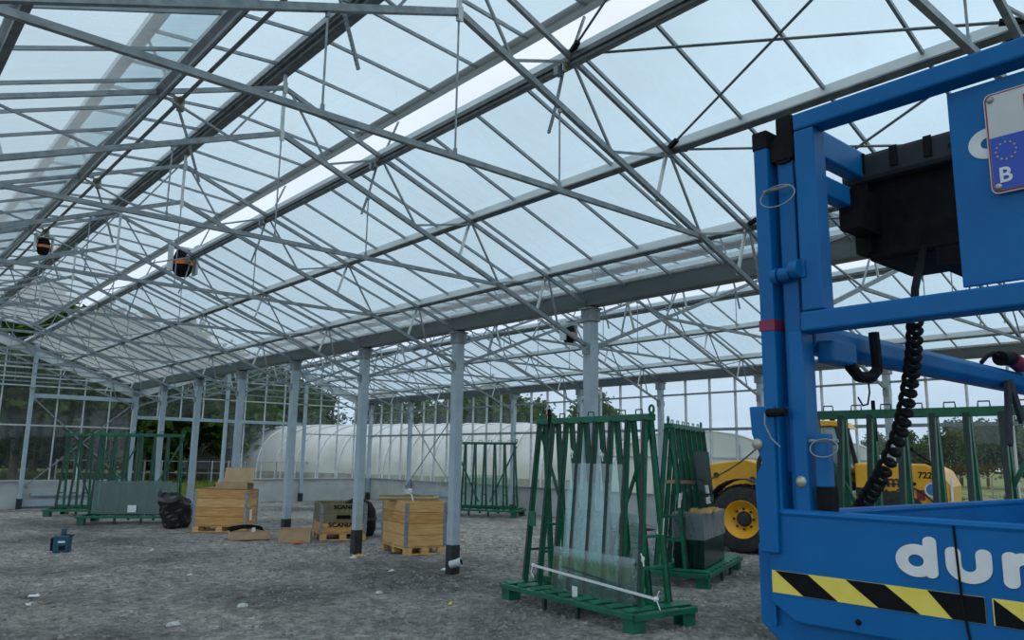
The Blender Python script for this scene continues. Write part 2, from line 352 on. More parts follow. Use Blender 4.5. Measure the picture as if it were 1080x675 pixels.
# ------------------------------------------------------------------ roof: trusses
def tx(px, py, y): return (at(px, py, 1, y).x - XR) / HW
tN0 = tx(541, 57, Y0); tN1 = tx(645, 157, Y0); tS2 = tx(697, 204, Y0); tS3 = tx(568, 327, Y0 + BAY); tN3 = tx(588, 336, Y0 + BAY); tH = tx(590, 190, Y0)
def px_(t, s): return s * t * HW
def truss(label, loc, full=True):
    t = thing('roof_truss', label, 'roof truss', loc, 0, 'roof trusses')
    K = []
    def part(name, p0, p1, w, h, mat='steel'):
        K.append(MB().beam(p0, p1, w, h).build(name, M[mat], t))
    for s in (-1, 1):
        part('upper_chord', (0, 0, uz(0)), (px_(.985, s), 0, uz(.985)), .034, .044)
        part('lower_chord', (s * .02, 0, lz(0)), (px_(.985, s), 0, lz(.985)), .040, .050)
        U = lambda a: (px_(a, s), .0, uz(a) - .02)
        Lw = lambda a: (px_(a, s), .0, lz(a) + .02)
        for a, b in ((U(0.02), Lw(tN0)), (Lw(tN0), U(TP[0])), (U(TP[0]), Lw(tN1)), (Lw(tN1), U(TP[1])), (U(TP[1]), Lw(TTE)), (Lw(TTE), U(TP[2])), (U(TP[2]), Lw(tN3))):
            part('web_strut', a, b, .020, .020)
        for a, b in ((TP[1], tS2), (TP[2], tS3)):
            part('knee_strut', (px_(a, s), .05, uz(a) + .03), (px_(b, s), .05, lz(b)), .022, .03, 'alu')
        # hanger rod
        b = MB().tube([(px_(tH, s), 0, lz(tH)), (px_(tH, s), 0, 3.85)], .0075, 6); b.box((px_(tH, s), 0, lz(tH) - .04), (.025, .025, .04)); b.box((px_(tH, s), 0, 3.89), (.022, .022, .04))
        K.append(b.build('hanger_rod', M['steel'], t))
        for a in TP: MB().box((px_(a, s), 0, uz(a)), (.07, .010, .08)).build('gusset_plate', M['steel_dark'], t)
        MB().box((px_(TTE, s), 0, lz(TTE)), (.12, .045, .03)).build('gusset_plate', M['steel_dark'], t)
    part('tie_bar', (px_(TTE, -1), 0, 3.846), (px_(TTE, 1), 0, 3.846), .036, .042)
    b = MB().beam((0, 0, 5.62), (0, 0, 4.9), .030, .030); b.box((0, -.02, 4.95), (.042, .012, .12)); b.box((0, -.02, 5.47), (.042, .012, .12))
    K.append(b.build('king_post', M['alu'], t))
    b = MB().tube([(0, 0, 4.9), (0, 0, 3.85)], .0075, 6); b.box((0, 0, 3.89), (.022, .022, .04)); K.append(b.build('hanger_rod', M['steel'], t))
    return t
spans = [(XR, 'near'), (XR + 2 * HW, 'far')]
proto = None
for sx, sn in spans:
    for i in range(-1, 9):
        if sn == 'far' and i < -1: continue
        y = Y0 + BAY * i - (.1 if i == 8 else 0)
        lab = f'steel roof truss with hanger rods, {ordinal(i + 2)} from the camera in the {sn} span'
        if proto is None: proto = truss(lab, (sx, y, 0)); o = proto
        else: o = copy_tree(proto); o.location = (sx, y, 0); o['label'] = lab

# ------------------------------------------------------------------ purlins, ridge, gutters (one long piece each)
def runY(prof, y0, y1, name, mat, parent=None):
    b = MB(); b.prism([(p[0], y0, p[1]) for p in prof], (0, y1 - y0, 0)); return b.build(name, mat, parent)
YP0, YP1 = YN, YG
def rotprof(pts, ang, cx, cz):
    c, s = math.cos(ang), math.sin(ang); return [(cx + x * c - z * s, cz + x * s + z * c) for x, z in pts]
ang = math.atan(GSL)
nm = {0: 'vent', 1: 'middle', 2: 'lower'}
for sx, sn in spans:
    # ridge
    t = thing('ridge_beam', f'long dark ridge beam at the top of the {sn} roof span', 'ridge beam', (sx, 0, 0))
    runY([(-.05, 5.63), (.05, 5.63), (.05, 5.67), (.085, 5.67), (.085, 5.80), (-.085, 5.80), (-.085, 5.67), (-.05, 5.67)], YP0, YP1, 'ridge_profile', M['steel_dark'], t)
    for s in (-1, 1): runY([(s * .085, 5.70), (s * .11, 5.70), (s * .11, 5.73), (s * .085, 5.73)], YP0, YP1, 'hinge_rail', M['steel'], t)
    for s, side in ((-1, 'left'), (1, 'right')):
        for k in range(3):
            x = s * TP[k] * HW; z = uz(TP[k]); a = -s * ang
            t = thing('purlin', f'{nm[k]} purlin running the length of the {side} slope of the {sn} roof span', 'purlin', (sx, 0, 0))
            if k == 0:
                runY(rotprof([(-.04, -.045), (.04, -.045), (.04, .03), (-.04, .03)], a, x, z), YP0, YP1, 'box_profile', M['darkalu'], t)
                runY(rotprof([(-.012, .03), (.012, .03), (.012, .115), (-.012, .115)], a, x - s * .03, z), YP0, YP1, 'glazing_lip', M['alu'], t)
                runY(rotprof([(-.016, -.075), (.016, -.075), (.016, -.045), (-.016, -.045)], a, x + s * .025, z), YP0, YP1, 'lower_rib', M['steel'], t)
            else:
                runY(rotprof([(s * q0, q1) for q0, q1 in [(-.03, .035), (.03, .035), (.03, .045), (-.022, .045), (-.022, .132), (.03, .132), (.03, .142), (-.03, .142)][::s]], a, x, z), YP0, YP1, 'channel_profile', M['alu'], t)
                runY(rotprof([(-.035, .018), (.035, .018), (.035, .036), (-.035, .036)], a, x, z), YP0, YP1, 'lower_flange', M['steel_dark'], t)
for gx, lab in ((X0, 'dark steel gutter along the left edge of the near roof span'), (X1, 'dark steel valley gutter carried on the middle row of columns'), (X2, 'dark steel eaves gutter above the far side wall')):
    t = thing('gutter', lab, 'gutter', (gx, 0, 0))
    runY([(-.10, 3.79), (.10, 3.79), (.16, 3.99), (.145, 3.99), (.09, 3.81), (-.09, 3.81), (-.145, 3.99), (-.16, 3.99)], YP0, YP1, 'trough', M['gutter'], t)
    runY([(-.165, 3.975), (-.125, 3.975), (-.125, 4.03), (-.165, 4.03)], YP0, YP1, 'left_lip', M['steel_dark'], t)
    runY([(.125, 3.975), (.165, 3.975), (.165, 4.03), (.125, 4.03)], YP0, YP1, 'right_lip', M['steel_dark'], t)
    b = MB()
    for i in range(-1, 9): b.box((0, Y0 + BAY * i, 3.885), (.235, .035, .215))
    b.build('joint_strap', M['gutter'], t)

# ------------------------------------------------------------------ roof glass with its bars
def gz(dx): return GLZ0 - GSL * dx
bar0 = MB().beam((0, 0, 0), (1, 0, 0), .022, .032).build('glazing_bar', M['steel']); bar_me = bar0.data; bpy.data.objects.remove(bar0)
BARS = []; y = YN
k0 = 0
nb = int(round((YG - YN) / .75))
ci = 0
for sx, sn in spans:
    for s in (-1, 1):
        xa, xb = TP[0] * HW + (.03 if s > 0 else -.02), HW - .14
        b = MB()
        for k in range(nb): # one pane between two bars
            ya, yb = YN + .75 * k, YN + .75 * (k + 1)
            q = [(sx + s * xa, ya, gz(xa)), (sx + s * xa, yb, gz(xa)), (sx + s * xb, yb, gz(xb)), (sx + s * xb, ya, gz(xb))]
            b.quad(*(q if s < 0 else q[::-1]))
        ceil = struct(b.build('ceiling', M['roofglass']))
        L = math.hypot(xb - xa, gz(xa) - gz(xb))
        for k in range(nb + 1):
            o = bpy.data.objects.new('glazing_bar', bar_me); COL.objects.link(o); o.parent = ceil
            xo = .03 if s > 0 else -.01; o.location = (sx + s * (xa + xo), YN + .75 * k, gz(xa + xo) - .03)
            o.rotation_euler = (0, ang, 0 if s > 0 else PI); o.scale = (L - xo * 1.07, 1, 1)
        # continuous ridge vent, standing open
        VL = 1.375; va = math.radians(5.0)
        v = thing('roof_vent', f'continuous glazed ridge vent standing open on the {"right" if s > 0 else "left"} side of the {sn} ridge', 'roof vent', (sx, 0, 5.735))
        vb = MB(); x_e = s * VL; z_e = -VL * math.tan(va)
        for k in range(nb):
            ya, yb = YN + .75 * k, YN + .75 * (k + 1)
            vb.quad((s * .09, ya, .0), (x_e, ya, z_e), (x_e, yb, z_e), (s * .09, yb, .0))
        vb.build('vent_glass', M['roofglass'], v)
        runY([(x_e - s * .03, z_e - .045), (x_e + s * .035, z_e - .055), (x_e + s * .035, z_e + .02), (x_e - s * .03, z_e + .02)], YN, YG - .3, 'edge_rail', M['wetalu' if s < 0 else 'alu'], v)
        runY([(x_e - s * .10, z_e - .012), (x_e - s * .03, z_e - .018), (x_e - s * .03, z_e - .008), (x_e - s * .10, z_e - .002)], YN, YG - .3, 'edge_strip', M['wetalu' if s < 0 else 'alu'], v)
        for k in range(nb + 1):
            o = bpy.data.objects.new('vent_bar', bar_me); COL.objects.link(o); o.parent = v
            o.location = (s * .09, YN + .75 * k, -.025); o.rotation_euler = (0, va, 0 if s > 0 else PI); o.scale = ((VL - .1) / math.cos(va), 1, 1)
        # drive shaft and racks
        xs = 1.17 if s > 0 else -1.0
        zs = 4.98 if s > 0 else 5.02
        sh = thing('vent_drive_shaft', f'long pipe shaft that drives the {"right" if s > 0 else "left"} ridge vent of the {sn} span', 'drive shaft', (sx, 0, 0))
        MB().tube([(xs, YN, zs), (xs, YG - .4, zs)], .019, 8).build('shaft_pipe', M['steel_dark'], sh)
# racks
def vent_rack(label, loc, s):
    t = thing('vent_rack', label, 'vent rack', loc, 0, 'toothed vent racks')
    xs = 1.17 if s > 0 else -1.0; zs = 4.98 if s > 0 else 5.02
    ctl = [(1.46, 5.58), (1.33, 5.25), (1.20, 4.98), (1.12, 4.65), (1.035, 4.37)] if s > 0 else [(-1.33, 5.58), (-1.16, 5.32), (-1.01, 5.03), (-.866, 4.667), (-.737, 4.30)]
    pts = []
    for k in range(13):
        u = k / 12 * 4; i = min(3, int(u)); f = u - i; p, q = ctl[i], ctl[i + 1]; pts.append(Vector((p[0] + (q[0] - p[0]) * f, .12, p[1] + (q[1] - p[1]) * f)))
    b = MB()
    for k in range(12): b.beam(pts[k], pts[k + 1], .018, .024, (0, 1, 0))
    K = [b.build('rack_bar', M['steel'], t)]
    b = MB()
    for k in range(12):
        for j in range(4):
            q = pts[k].lerp(pts[k + 1], j / 4); b.box((q.x - .011, q.y, q.z), (.006, .014, .007))
    K.append(b.build('rack_teeth', M['steel_dark'], t))
    b = MB(); b.lathe([(.02, -.025), (.042, -.025), (.042, .025), (.02, .025)], 14, (xs, .12, zs), 'y', True); b.box((xs - s * .03, .12, zs - .03), (.06, .05, .075))
    K.append(b.build('gearbox', M['steel'], t))
    b = MB(); b.lathe([(.022, -.012), (.034, -.012), (.034, .012), (.022, .012)], 12, (xs, .03, zs), 'y', True); K.append(b.build('coupling', M['brass'], t))
    b = MB(); b.beam((xs, .04, zs + .02), (s * TP[0] * HW, .04, uz(TP[0]) + .02), .035, .010, (0, 0, 1)); b.box((xs - s * .02, .05, zs), (.05, .01, .10))
    K.append(b.build('bracket', M['alu'], t))
    return t
M['brass'] = pmat('brass_coupling', (.25, .19, .06), (.32, .25, .09), 20, .5, .4)
for s in (-1, 1):
    pr = None
    for sx, sn in spans:
        for i in range(-1, 8):
            lab = f'toothed vent rack hanging at the {ordinal(i + 2)} truss from the camera, {"right" if s > 0 else "left"} of the {sn} ridge'
            loc = (sx, Y0 + BAY * i, 0)
            if pr is None: pr = vent_rack(lab, loc, s)
            else: o = copy_tree(pr); o.location = loc; o['label'] = lab
# vent motors: black cans with an orange band
def motor(label, p, sc=1):
    t = thing('vent_motor', label, 'vent motor', p, 0, 'vent motors')
    b = MB(); b.lathe([(.03, .14), (.10, .12), (.125, .04), (.13, -.02)], 18); b.lathe([(.128, -.08), (.12, -.17), (.08, -.23), (.02, -.24)], 18); b.build('housing', M['black'], t, smooth=True)
    MB().lathe([(.134, -.02), (.137, -.02), (.137, -.08), (.134, -.08)], 18).build('orange_band', M['orange'], t)
    b = MB().box((-.17, 0, .02), (.03, .16, .42)); b.box((.17, 0, .02), (.03, .16, .42)); b.box((0, 0, .16), (.36, .10, .03)); b.build('mounting_bracket', M['alu'], t); t.scale = (sc, sc, sc)
    return t
a = at(193, 276, 0, XR + 1.17); motor('black vent motor with orange band under the right side of the near ridge', (a.x, a.y, a.z + .03), 1.25)
a = at(46, 258, 0, XR - 1.0); motor('black vent motor with orange band under the left side of the near ridge', (a.x, a.y, a.z), .68)
a = at(600, 350, 0, XR + 2 * HW - 1.0); motor('black vent motor with orange band in the far span beside the near column top', (a.x, a.y, a.z))

# crossed bracing rods in the right slope of the first bay
pts = [0.0] + list(TP) + [.97]
names = ['ridge and vent purlin', 'vent and middle purlin', 'middle and lower purlin', 'lower purlin and gutter']
for sx, sn, i0 in ((XR, 'near', 0), (XR + 2 * HW, 'far', 0)):
    for k in range(4):
        for j in (0, 1):
            ta, tb = (pts[k], pts[k + 1]) if j else (pts[k + 1], pts[k])
            p0 = Vector((sx + ta * HW, Y0 + .05, uz(ta) + .05 + .01 * j)); p1 = Vector((sx + tb * HW, Y0 - BAY + .05, uz(tb) + .05 + .01 * j))
            t = thing('bracing_rod', f'thin roof bracing rod between {names[k]}, {"falling" if j else "rising"} toward the camera, {sn} span', 'bracing rod', p0)
            d = p1 - p0
            MB().tube([(0, 0, 0), d], .0115, 6).build('rod', M['steel_dark'], t)
            MB().beam(d * .015, d * .06, .04, .035).build('end_clevis', M['black'], t); MB().beam(d * .94, d * .985, .04, .035).build('end_clevis', M['black'], t)

# ------------------------------------------------------------------ columns
def column(label, loc, far=False):
    t = thing('steel_column', label, 'column', loc, 0, 'steel columns')
    w = .15 if not far else .13
    K = [MB().bb(-w / 2, w / 2, -w / 2, w / 2, .36 if not far else .25, 3.60).build('shaft', M['column'], t, bevel=.008),
         MB().bb(-w / 2 - .006, w / 2 + .006, -w / 2 - .006, w / 2 + .006, -.35, .38 if not far else .27).build('base_sleeve', M['blackpaint'], t, bevel=.006)]
    b = MB().bb(-.09, .09, -.10, .10, 3.60, 3.79); b.bb(-.12, .12, -.12, .12, 3.765, 3.79); b.box((-.085, 0, 3.68), (.02, .08, .16)); K.append(b.build('head_bracket', M['steel'], t, bevel=.005))
    b = MB().box((-w / 2 - .02, 0, 3.22), (.045, .10, .14)); b.box((w / 2 + .02, 0, 3.22), (.045, .10, .14)); K.append(b.build('truss_seat', M['steel'], t))
    return t
pr = None
for i in range(0, 9):
    lab = f'square grey steel column with black base sleeve, {ordinal(i + 1)} from the blue lift in the middle row'
    loc = (X1, Y0 + BAY * i - (.09 if i == 8 else 0), -.02)
    if pr is None: pr = column(lab, loc)
    else: o = copy_tree(pr); o.location = loc; o['label'] = lab
pr = None
for i in range(-1, 9):
    lab = f'grey steel wall column under the eaves gutter, {ordinal(9 - i)} from the far corner of the side wall'
    loc = (X2 - .08, Y0 + BAY * i - (.09 if i == 8 else 0), -.02)
    if pr is None: pr = column(lab, loc, True)
    else: o = copy_tree(pr); o.location = loc; o['label'] = lab

# ------------------------------------------------------------------ far gable wall and right side wall
gx = [X0 + HW * 2 / 3 * k for k in range(7)]
def roofz(x):
    d = abs(x - XR) if x <= X1 else abs(x - XR - 2 * HW); return GLZ0 - GSL * d
wb = MB()
OPX0, OPX1 = X1, X1 + 2 * HW / 3
for x0, x1 in ((X0, gx[2] + .02), (OPX1, X2)):
    n = max(1, int(round((x1 - x0) / 3.05)))
    for k in range(n):
        a, c = x0 + (x1 - x0) * k / n, x0 + (x1 - x0) * (k + 1) / n; wb.bb(a + .006, c - .006, YG - .02, YG + .10, -.2, .80)
wb.bb(gx[2], X1, YG + .06, YG + .14, -.2, .80)
wall = struct(wb.build('wall_back', M['concrete']))
gb = MB()
def gpane(xa, xb, za):
    q = [(xa, YG + .04, za), (xb, YG + .04, za), (xb, YG + .04, roofz(xb) - .03), (xa, YG + .04, roofz(xa) - .03)]; gb.quad(*q)
nm_ = int(round(4 * HW / .764))
for k in range(24):
    xa, xb = X0 + HW / 6 * k, X0 + HW / 6 * (k + 1)
    mid = (xa + xb) / 2
    gpane(xa, xb, 2.85 if OPX0 < mid < OPX1 else .80)
gb.build('glass', M['wallglass'], wall)
for k in range(1, 24):
    x = X0 + HW / 6 * k
    if min(abs(x - g) for g in gx) < .1: continue
    z0 = 2.85 if OPX0 < x < OPX1 else .8
    MB().bb(x - .017, x + .017, YG - .02, YG + .04, z0, roofz(x) - .05).build('mullion', M['alu'], wall)
def grail(xa, xb, z, h, dpt=.06, mat='alu', name='rail', yo=0):
    MB().bb(xa, xb, YG - .03 - dpt + yo, YG - .03 + yo, z - h / 2, z + h / 2).build(name, M[mat], wall)
def xlim(z, span):  # where the roof is at height z
    d = (GLZ0 - z) / GSL - .12; c = XR + span * 2 * HW; return c - min(d, HW), c + min(d, HW)
grail(X0, OPX0, .815, .03); grail(OPX1, X2, .815, .03)
grail(X0, X1, 2.5, .045); grail(gx[3], gx[5], 2.87, .11, .09, 'column', 'lintel_rail'); grail(gx[5], X2, 2.5, .05)
grail(gx[2], X1, 3.42, .13, .09, 'column', 'lintel_rail')
for z in (3.72, 3.98, 4.28, 4.65): a, c = xlim(z, 0); grail(max(a, X0), min(c, X1), z, .04)
for z in (3.62,): a, c = xlim(z, 1); grail(max(a, X1), min(c, X2), z, .04)
a, c = xlim(4.3, 1); grail(a, c, 4.3, .04)
grail(gx[2] + .3, gx[3], .40, .09, .10, 'column', 'sill_rail', .04); grail(gx[2] + .1, gx[3], .14, .22, .06, 'column', 'sill_rail', .06)
for sx, sn in spans:
    for s in (-1, 1):
        MB().beam((sx, YG - .03, GLZ0 - .31), (sx + s * HW, YG - .03, GLZ0 - .31 - GSL * HW), .07, .24).build('rake_rail', M['alu'], wall)
for i, x in enumerate(gx):
    if i in (0, 3): continue
    if i == 6: continue
    t = thing('gable_post', f'grey gable post with bolted collar, {ordinal(i)} from the left in the far wall', 'wall post', (x, YG - .20, -.02), 0, 'gable posts')
    zt = roofz(x) - .05
    MB().bb(-.055, .055, -.055, .055, 0, zt).build('shaft', M['column'], t, bevel=.006)
    MB().bb(-.075, .075, -.075, .075, zt * .72, zt * .72 + .07).build('collar', M['steel'], t)
    MB().bb(-.07, .07, -.07, .07, 0, .3).build('base_sleeve', M['blackpaint'], t)
def xrod(label, p0, p1):
    p0, p1 = Vector(p0), Vector(p1); t = thing('wall_brace', label, 'wall brace', p0); d = p1 - p0
    MB().beam((0, 0, 0), d, .035, .02, (0, 1, 0) if abs(d.y) < .1 else (1, 0, 0)).build('flat_bar', M['steel'], t)
    MB().box((0, 0, 0), (.08, .08, .08)).build('end_plate', M['steel'], t); MB().box(d, (.08, .08, .08)).build('end_plate', M['steel'], t)
xrod('diagonal brace falling to the right in the far gable wall', (gx[2] + .1, YG - .17, 3.3), (gx[3] - .1, YG - .17, .75))
xrod('diagonal brace rising to the right in the far gable wall', (gx[2] + .1, YG - .20, .65), (gx[3] - .1, YG - .20, 3.3))
# side wall
wb = MB(); ns = 11
for k in range(ns):
    a, c = YN + BAY * k + .006, YN + BAY * (k + 1) - .006
    if k == 9: wb.bb(X2 + .04, X2 + .14, a, c, -.2, .8)
    else: wb.bb(X2, X2 + .12, a, c, -.2, .80)
wr = struct(wb.build('wall_right', M['concrete']))
gb = MB(); nk = int((YG - YN) / .75 + .5)
for k in range(nk): gb.quad((X2 + .05, YN + .75 * k, .8), (X2 + .05, YN + .75 * (k + 1), .8), (X2 + .05, YN + .75 * (k + 1), 3.95), (X2 + .05, YN + .75 * k, 3.95))
gb.build('glass', M['wallglass'], wr)
for k in range(1, nk):
    if k % 4 == 0: continue
    y = YN + .75 * k; MB().bb(X2 - .02, X2 + .05, y - .017, y + .017, .8, 3.95).build('mullion', M['alu'], wr)
for z, h in ((.815, .03), (2.5, .07), (3.42, .045)): MB().bb(X2 - .06, X2 + .0, YN, YG, z - h / 2, z + h / 2).build('rail', M['steel'], wr)
MB().bb(X2 - .05, X2 + .02, Y0 + 6 * BAY, Y0 + 7 * BAY, .32, .48).build('sill_rail', M['column'], wr)
xrod('diagonal brace rising away along the side wall near its far corner', (X2 - .16, Y0 + 6 * BAY, 3.3), (X2 - .16, Y0 + 7 * BAY, .6))
xrod('diagonal brace falling away along the side wall near its far corner', (X2 - .19, Y0 + 6 * BAY, .6), (X2 - .19, Y0 + 7 * BAY, 3.3))
# ------------------------------------------------------------------ lettering
def text_mesh(s, size, mat, parent, name, mtx, bold=.012, ext=.002, align='LEFT', sx=1):
    cu = bpy.data.curves.new('lettering', 'FONT'); cu.body = s; cu.size = size; cu.extrude = ext; cu.offset = bold * size; cu.align_x = align; cu.resolution_u = 3
    o = bpy.data.objects.new('lettering', cu); COL.objects.link(o)
    me = bpy.data.meshes.new_from_object(o.evaluated_get(bpy.context.evaluated_depsgraph_get()))
    bpy.data.objects.remove(o); bpy.data.curves.remove(cu)
    me.name = name; me.materials.clear(); me.materials.append(M[mat])
    q = bpy.data.objects.new(name, me); COL.objects.link(q); q.parent = parent; KIDS.setdefault(parent.name, []).append(q)
    q.matrix_local = mtx @ Matrix.Diagonal((sx, 1, 1, 1)); return q
def frame(o, ex, ey):
    ex = Vector(ex).normalized(); ey = Vector(ey).normalized(); ez = ex.cross(ey)
    m = Matrix((ex, ey, ez)).transposed().to_4x4(); m.translation = Vector(o); return m
def stroke(b, pts, w, t0, t1, fr, n=8):
    """a rounded flat stroke along 2-D pts, lying in the frame fr, between depths t0 and t1"""
    pts = [Vector(p) for p in pts]; m = len(pts); left = []; right = []
    for i, p in enumerate(pts):
        d = (pts[min(i + 1, m - 1)] - pts[max(i - 1, 0)]).normalized(); nn = Vector((-d.y, d.x)) * (w / 2); left.append(p + nn); right.append(p - nn)
    def cap(p, a): return [Vector((p.x + w / 2 * math.cos(a + PI * k / n), p.y + w / 2 * math.sin(a + PI * k / n))) for k in range(1, n)]
    d0 = pts[1] - pts[0]; d1 = pts[-1] - pts[-2]
    vz = fr.to_3x3() @ Vector((0, 0, t1 - t0)); P = lambda v: fr @ Vector((v.x, v.y, t0))
    for i in range(m - 1): b.prism([P(left[i]), P(right[i]), P(right[i + 1]), P(left[i + 1])], vz)
    b.prism([P(left[0])] + [P(v) for v in cap(pts[0], math.atan2(d0.y, d0.x) + PI / 2)] + [P(right[0])], vz)
    b.prism([P(right[-1])] + [P(v) for v in cap(pts[-1], math.atan2(d1.y, d1.x) - PI / 2)] + [P(left[-1])], vz)
def arc(cx, cy, r, a0, a1, n=14): return [(cx + r * math.cos(math.radians(a0 + (a1 - a0) * k / n)), cy + r * math.sin(math.radians(a0 + (a1 - a0) * k / n))) for k in range(n + 1)]
def ring2d(b, cx, cy, ro, ri, t0, t1, fr, n=36):
    for k in range(n):
        a, c = 2 * PI * k / n, 2 * PI * (k + 1) / n
        poly = [(cx + ro[0] * math.cos(a), cy + ro[1] * math.sin(a)), (cx + ro[0] * math.cos(c), cy + ro[1] * math.sin(c)), (cx + ri[0] * math.cos(c), cy + ri[1] * math.sin(c)), (cx + ri[0] * math.cos(a), cy + ri[1] * math.sin(a))]
        b.prism([fr @ Vector((x, y, t0)) for x, y in poly], fr.to_3x3() @ Vector((0, 0, t1 - t0)))
def letter_d(b, x, fr, S, t):   # x-height = 1 unit S, round sans
    w = .34 * S; ring2d(b, x + .50 * S, .50 * S, (.50 * S, .52 * S), (.19 * S, .19 * S), 0, t, fr); stroke(b, [(x + .85 * S, .15 * S), (x + .85 * S, 1.13 * S)], w * .95, 0, t * 1.05, fr)
def letter_u(b, x, fr, S, t):
    w = .35 * S; stroke(b, [(x + .16 * S, .86 * S)] + arc(x + .50 * S, .48 * S, .34 * S, 180, 360) + [(x + .84 * S, .86 * S)], w, 0, t, fr)
def letter_m(b, x, fr, S, t):
    w = .34 * S
    stroke(b, [(x + .16 * S, .14 * S), (x + .16 * S, .86 * S)], w, 0, t, fr)
    for c, tk in ((.47, 1.08), (1.09, 1.16)): stroke(b,  arc(x + c * S, .55 * S, .31 * S, 180, 0) + [(x + (c + .31) * S, .14 * S)], w, 0, t * tk, fr)
def letter_a(b, x, fr, S, t):
    ring2d(b, x + .50 * S, .50 * S, (.50 * S, .52 * S), (.22 * S, .24 * S), 0, t, fr); stroke(b, [(x + .86 * S, .14 * S), (x + .86 * S, .86 * S)], .31 * S, 0, t * 1.05, fr)

# ------------------------------------------------------------------ the blue lift in the right foreground
XL = 1.5536                       # plane of its end rail; platform runs from here to the right
XE = 3.55; YF, YB = .98, .20      # far and near long sides
lift = thing('scissor_lift', 'blue scissor lift with raised railed platform and hazard stripe at the right edge', 'lift', (XL, .58, 0))
def lx(b): # world coordinates -> local to the lift
    b.v = [(v[0] - XL, v[1] - .58, v[2]) for v in b.v]; return b
def LB(b, name, mat, parent=None, **k):
    return lx(b).build(name, M[mat] if isinstance(mat, str) else mat, parent or lift, **k)
# end panel with chamfered lower corners
def chpoly(x, y0, y1, z0, z1, ch): return [(x, y1, z1), (x, y1, z0 + ch), (x, y1 - ch * 1.6, z0), (x, y0 + ch * 1.6, z0), (x, y0, z0 + ch), (x, y0, z1)]
endp = LB(MB().prism(chpoly(XL, YB, .945, 1.415, 1.634, .035), (.012, 0, 0)), 'end_panel', 'blue', bevel=.004)
LB(MB().tube([(XL + .006, .945, 1.634), (XL + .006, YB, 1.634)], .009, 8), 'panel_top_roll', 'blue', smooth=True)
# side panel and deck
b = MB(); b.bb(XL + .012, XE, YF - .04, YF - .03, 1.40, 1.56); b.bb(XL + .012, XE, YB, YB + .01, 1.40, 1.56); LB(b, 'deck_side', 'blue')
b = MB(); b.bb(XL + .02, XE, .845, .857, 1.50, 1.632); b.tube([(XL + .02, .851, 1.634), (XE, .851, 1.622)], .010, 8); b.bb(XL + .03, XE, YB + .012, YB + .024, 1.50, 1.63); LB(b, 'toe_board', 'bluedark')
LB(MB().bb(XL + .02, XE, YB + .02, YF - .05, 1.47, 1.50), 'deck_floor', 'bluedark')
LB(MB().bb(XE, XE + .02, YB, YF - .04, 1.40, 2.5), 'end_gate', 'bluedark')
# outer chassis bumper seen below and left of the panel
b = MB().prism([(XL + .022, .985, 1.565), (XL + .022, .985, 1.40), (XL + .022, .86, 1.30), (XL + .022, YB + .10, 1.30), (XL + .022, YB - .02, 1.40), (XL + .022, YB - .02, 1.565)], (.05, 0, 0)); LB(b, 'bumper_plate', 'blue', bevel=.006)
# hazard tape: yellow ground with slanted black bars
tp = MB(); z0, z1 = 1.4695, 1.5145; ya, yb = .938, .53
tape = LB(tp.bb(XL - .0015, XL - .0003, yb, ya, z0, z1), 'hazard_tape', 'yellow')
def bars(b, tops):
    for ta, tb in tops:
        b.prism([(XL - .0022, ta, z1 - .0004), (XL - .0022, tb, z1 - .0004), (XL - .0022, max(tb - .062, YB + .03), z0 + .0004), (XL - .0022, max(ta - .062, YB + .03), z0 + .0004)], (.0008, 0, 0))
yt = lambda px: at(px, 602 + (px - 818) * .118, 0, XL).y
b = MB(); bars(b, [(yt(818), yt(852)), (yt(892), yt(933))])
b.prism([(XL - .0022, yt(978), z1 - .0004), (XL - .0022, yb, z1 - .0004), (XL - .0022, yb, z0 + .0004), (XL - .0022, yt(978) - .04, z0 + .0004)], (.0008, 0, 0))
LB(b, 'black_stripes', 'hazblack', tape)
tape.parent = lift
b = MB().bb(XL - .0015, XL - .0003, YB + .05, yb - .012, z0, z1); t2 = LB(b, 'hazard_tape', 'yellow')
b = MB(); y_ = yb - .014
b.prism([(XL - .0022, y_, z1 - .001), (XL - .0022, y_ - .062, z0 + .0004), (XL - .0022, y_, z0 + .0004)], (.0008, 0, 0))
bars(b, [(y_ - .085, y_ - .165)])
LB(b, 'black_stripes', 'hazblack', t2)
# company lettering on the panel
fr = frame((XL - .0004, .677, 1.5365), (0, -1, 0), (0, 0, 1)) @ Matrix.Diagonal((1.3, 1, 1, 1)); S = .0565
for fn_, dx_ in ((letter_d, 0), (letter_u, 1.22), (letter_m, 2.46), (letter_a, 4.20)):
    b = MB(); fn_(b, dx_ * S, fr, S, .0018); LB(b, 'white_letter', 'white', endp)
# dark vertical seam and bolts
b = MB().tube([(XL - .002, .571, 1.632), (XL - .003, .568, 1.56), (XL - .003, .566, 1.50), (XL - .003, .561, 1.46), (XL - .002, .556, 1.42)], .0022, 6); LB(b, 'panel_seam', 'black')
def hemi(b, y, z, r, x=XL): b.lathe([(r, 0), (r * .95, -r * .35), (r * .6, -r * .7), (.001, -r * .8)], 16, (x, y, z), 'x')
b = MB(); hemi(b, .953, 1.778, .0125, XL - .012); LB(b, 'dome_bolt', 'chrome', smooth=True)
b = MB(); hemi(b, .864, 1.700, .0125, XL + .006); LB(b, 'dome_bolt', 'chrome', smooth=True)
b = MB(); hemi(b, .757, 1.437, .006); LB(b, 'panel_rivet', 'black')
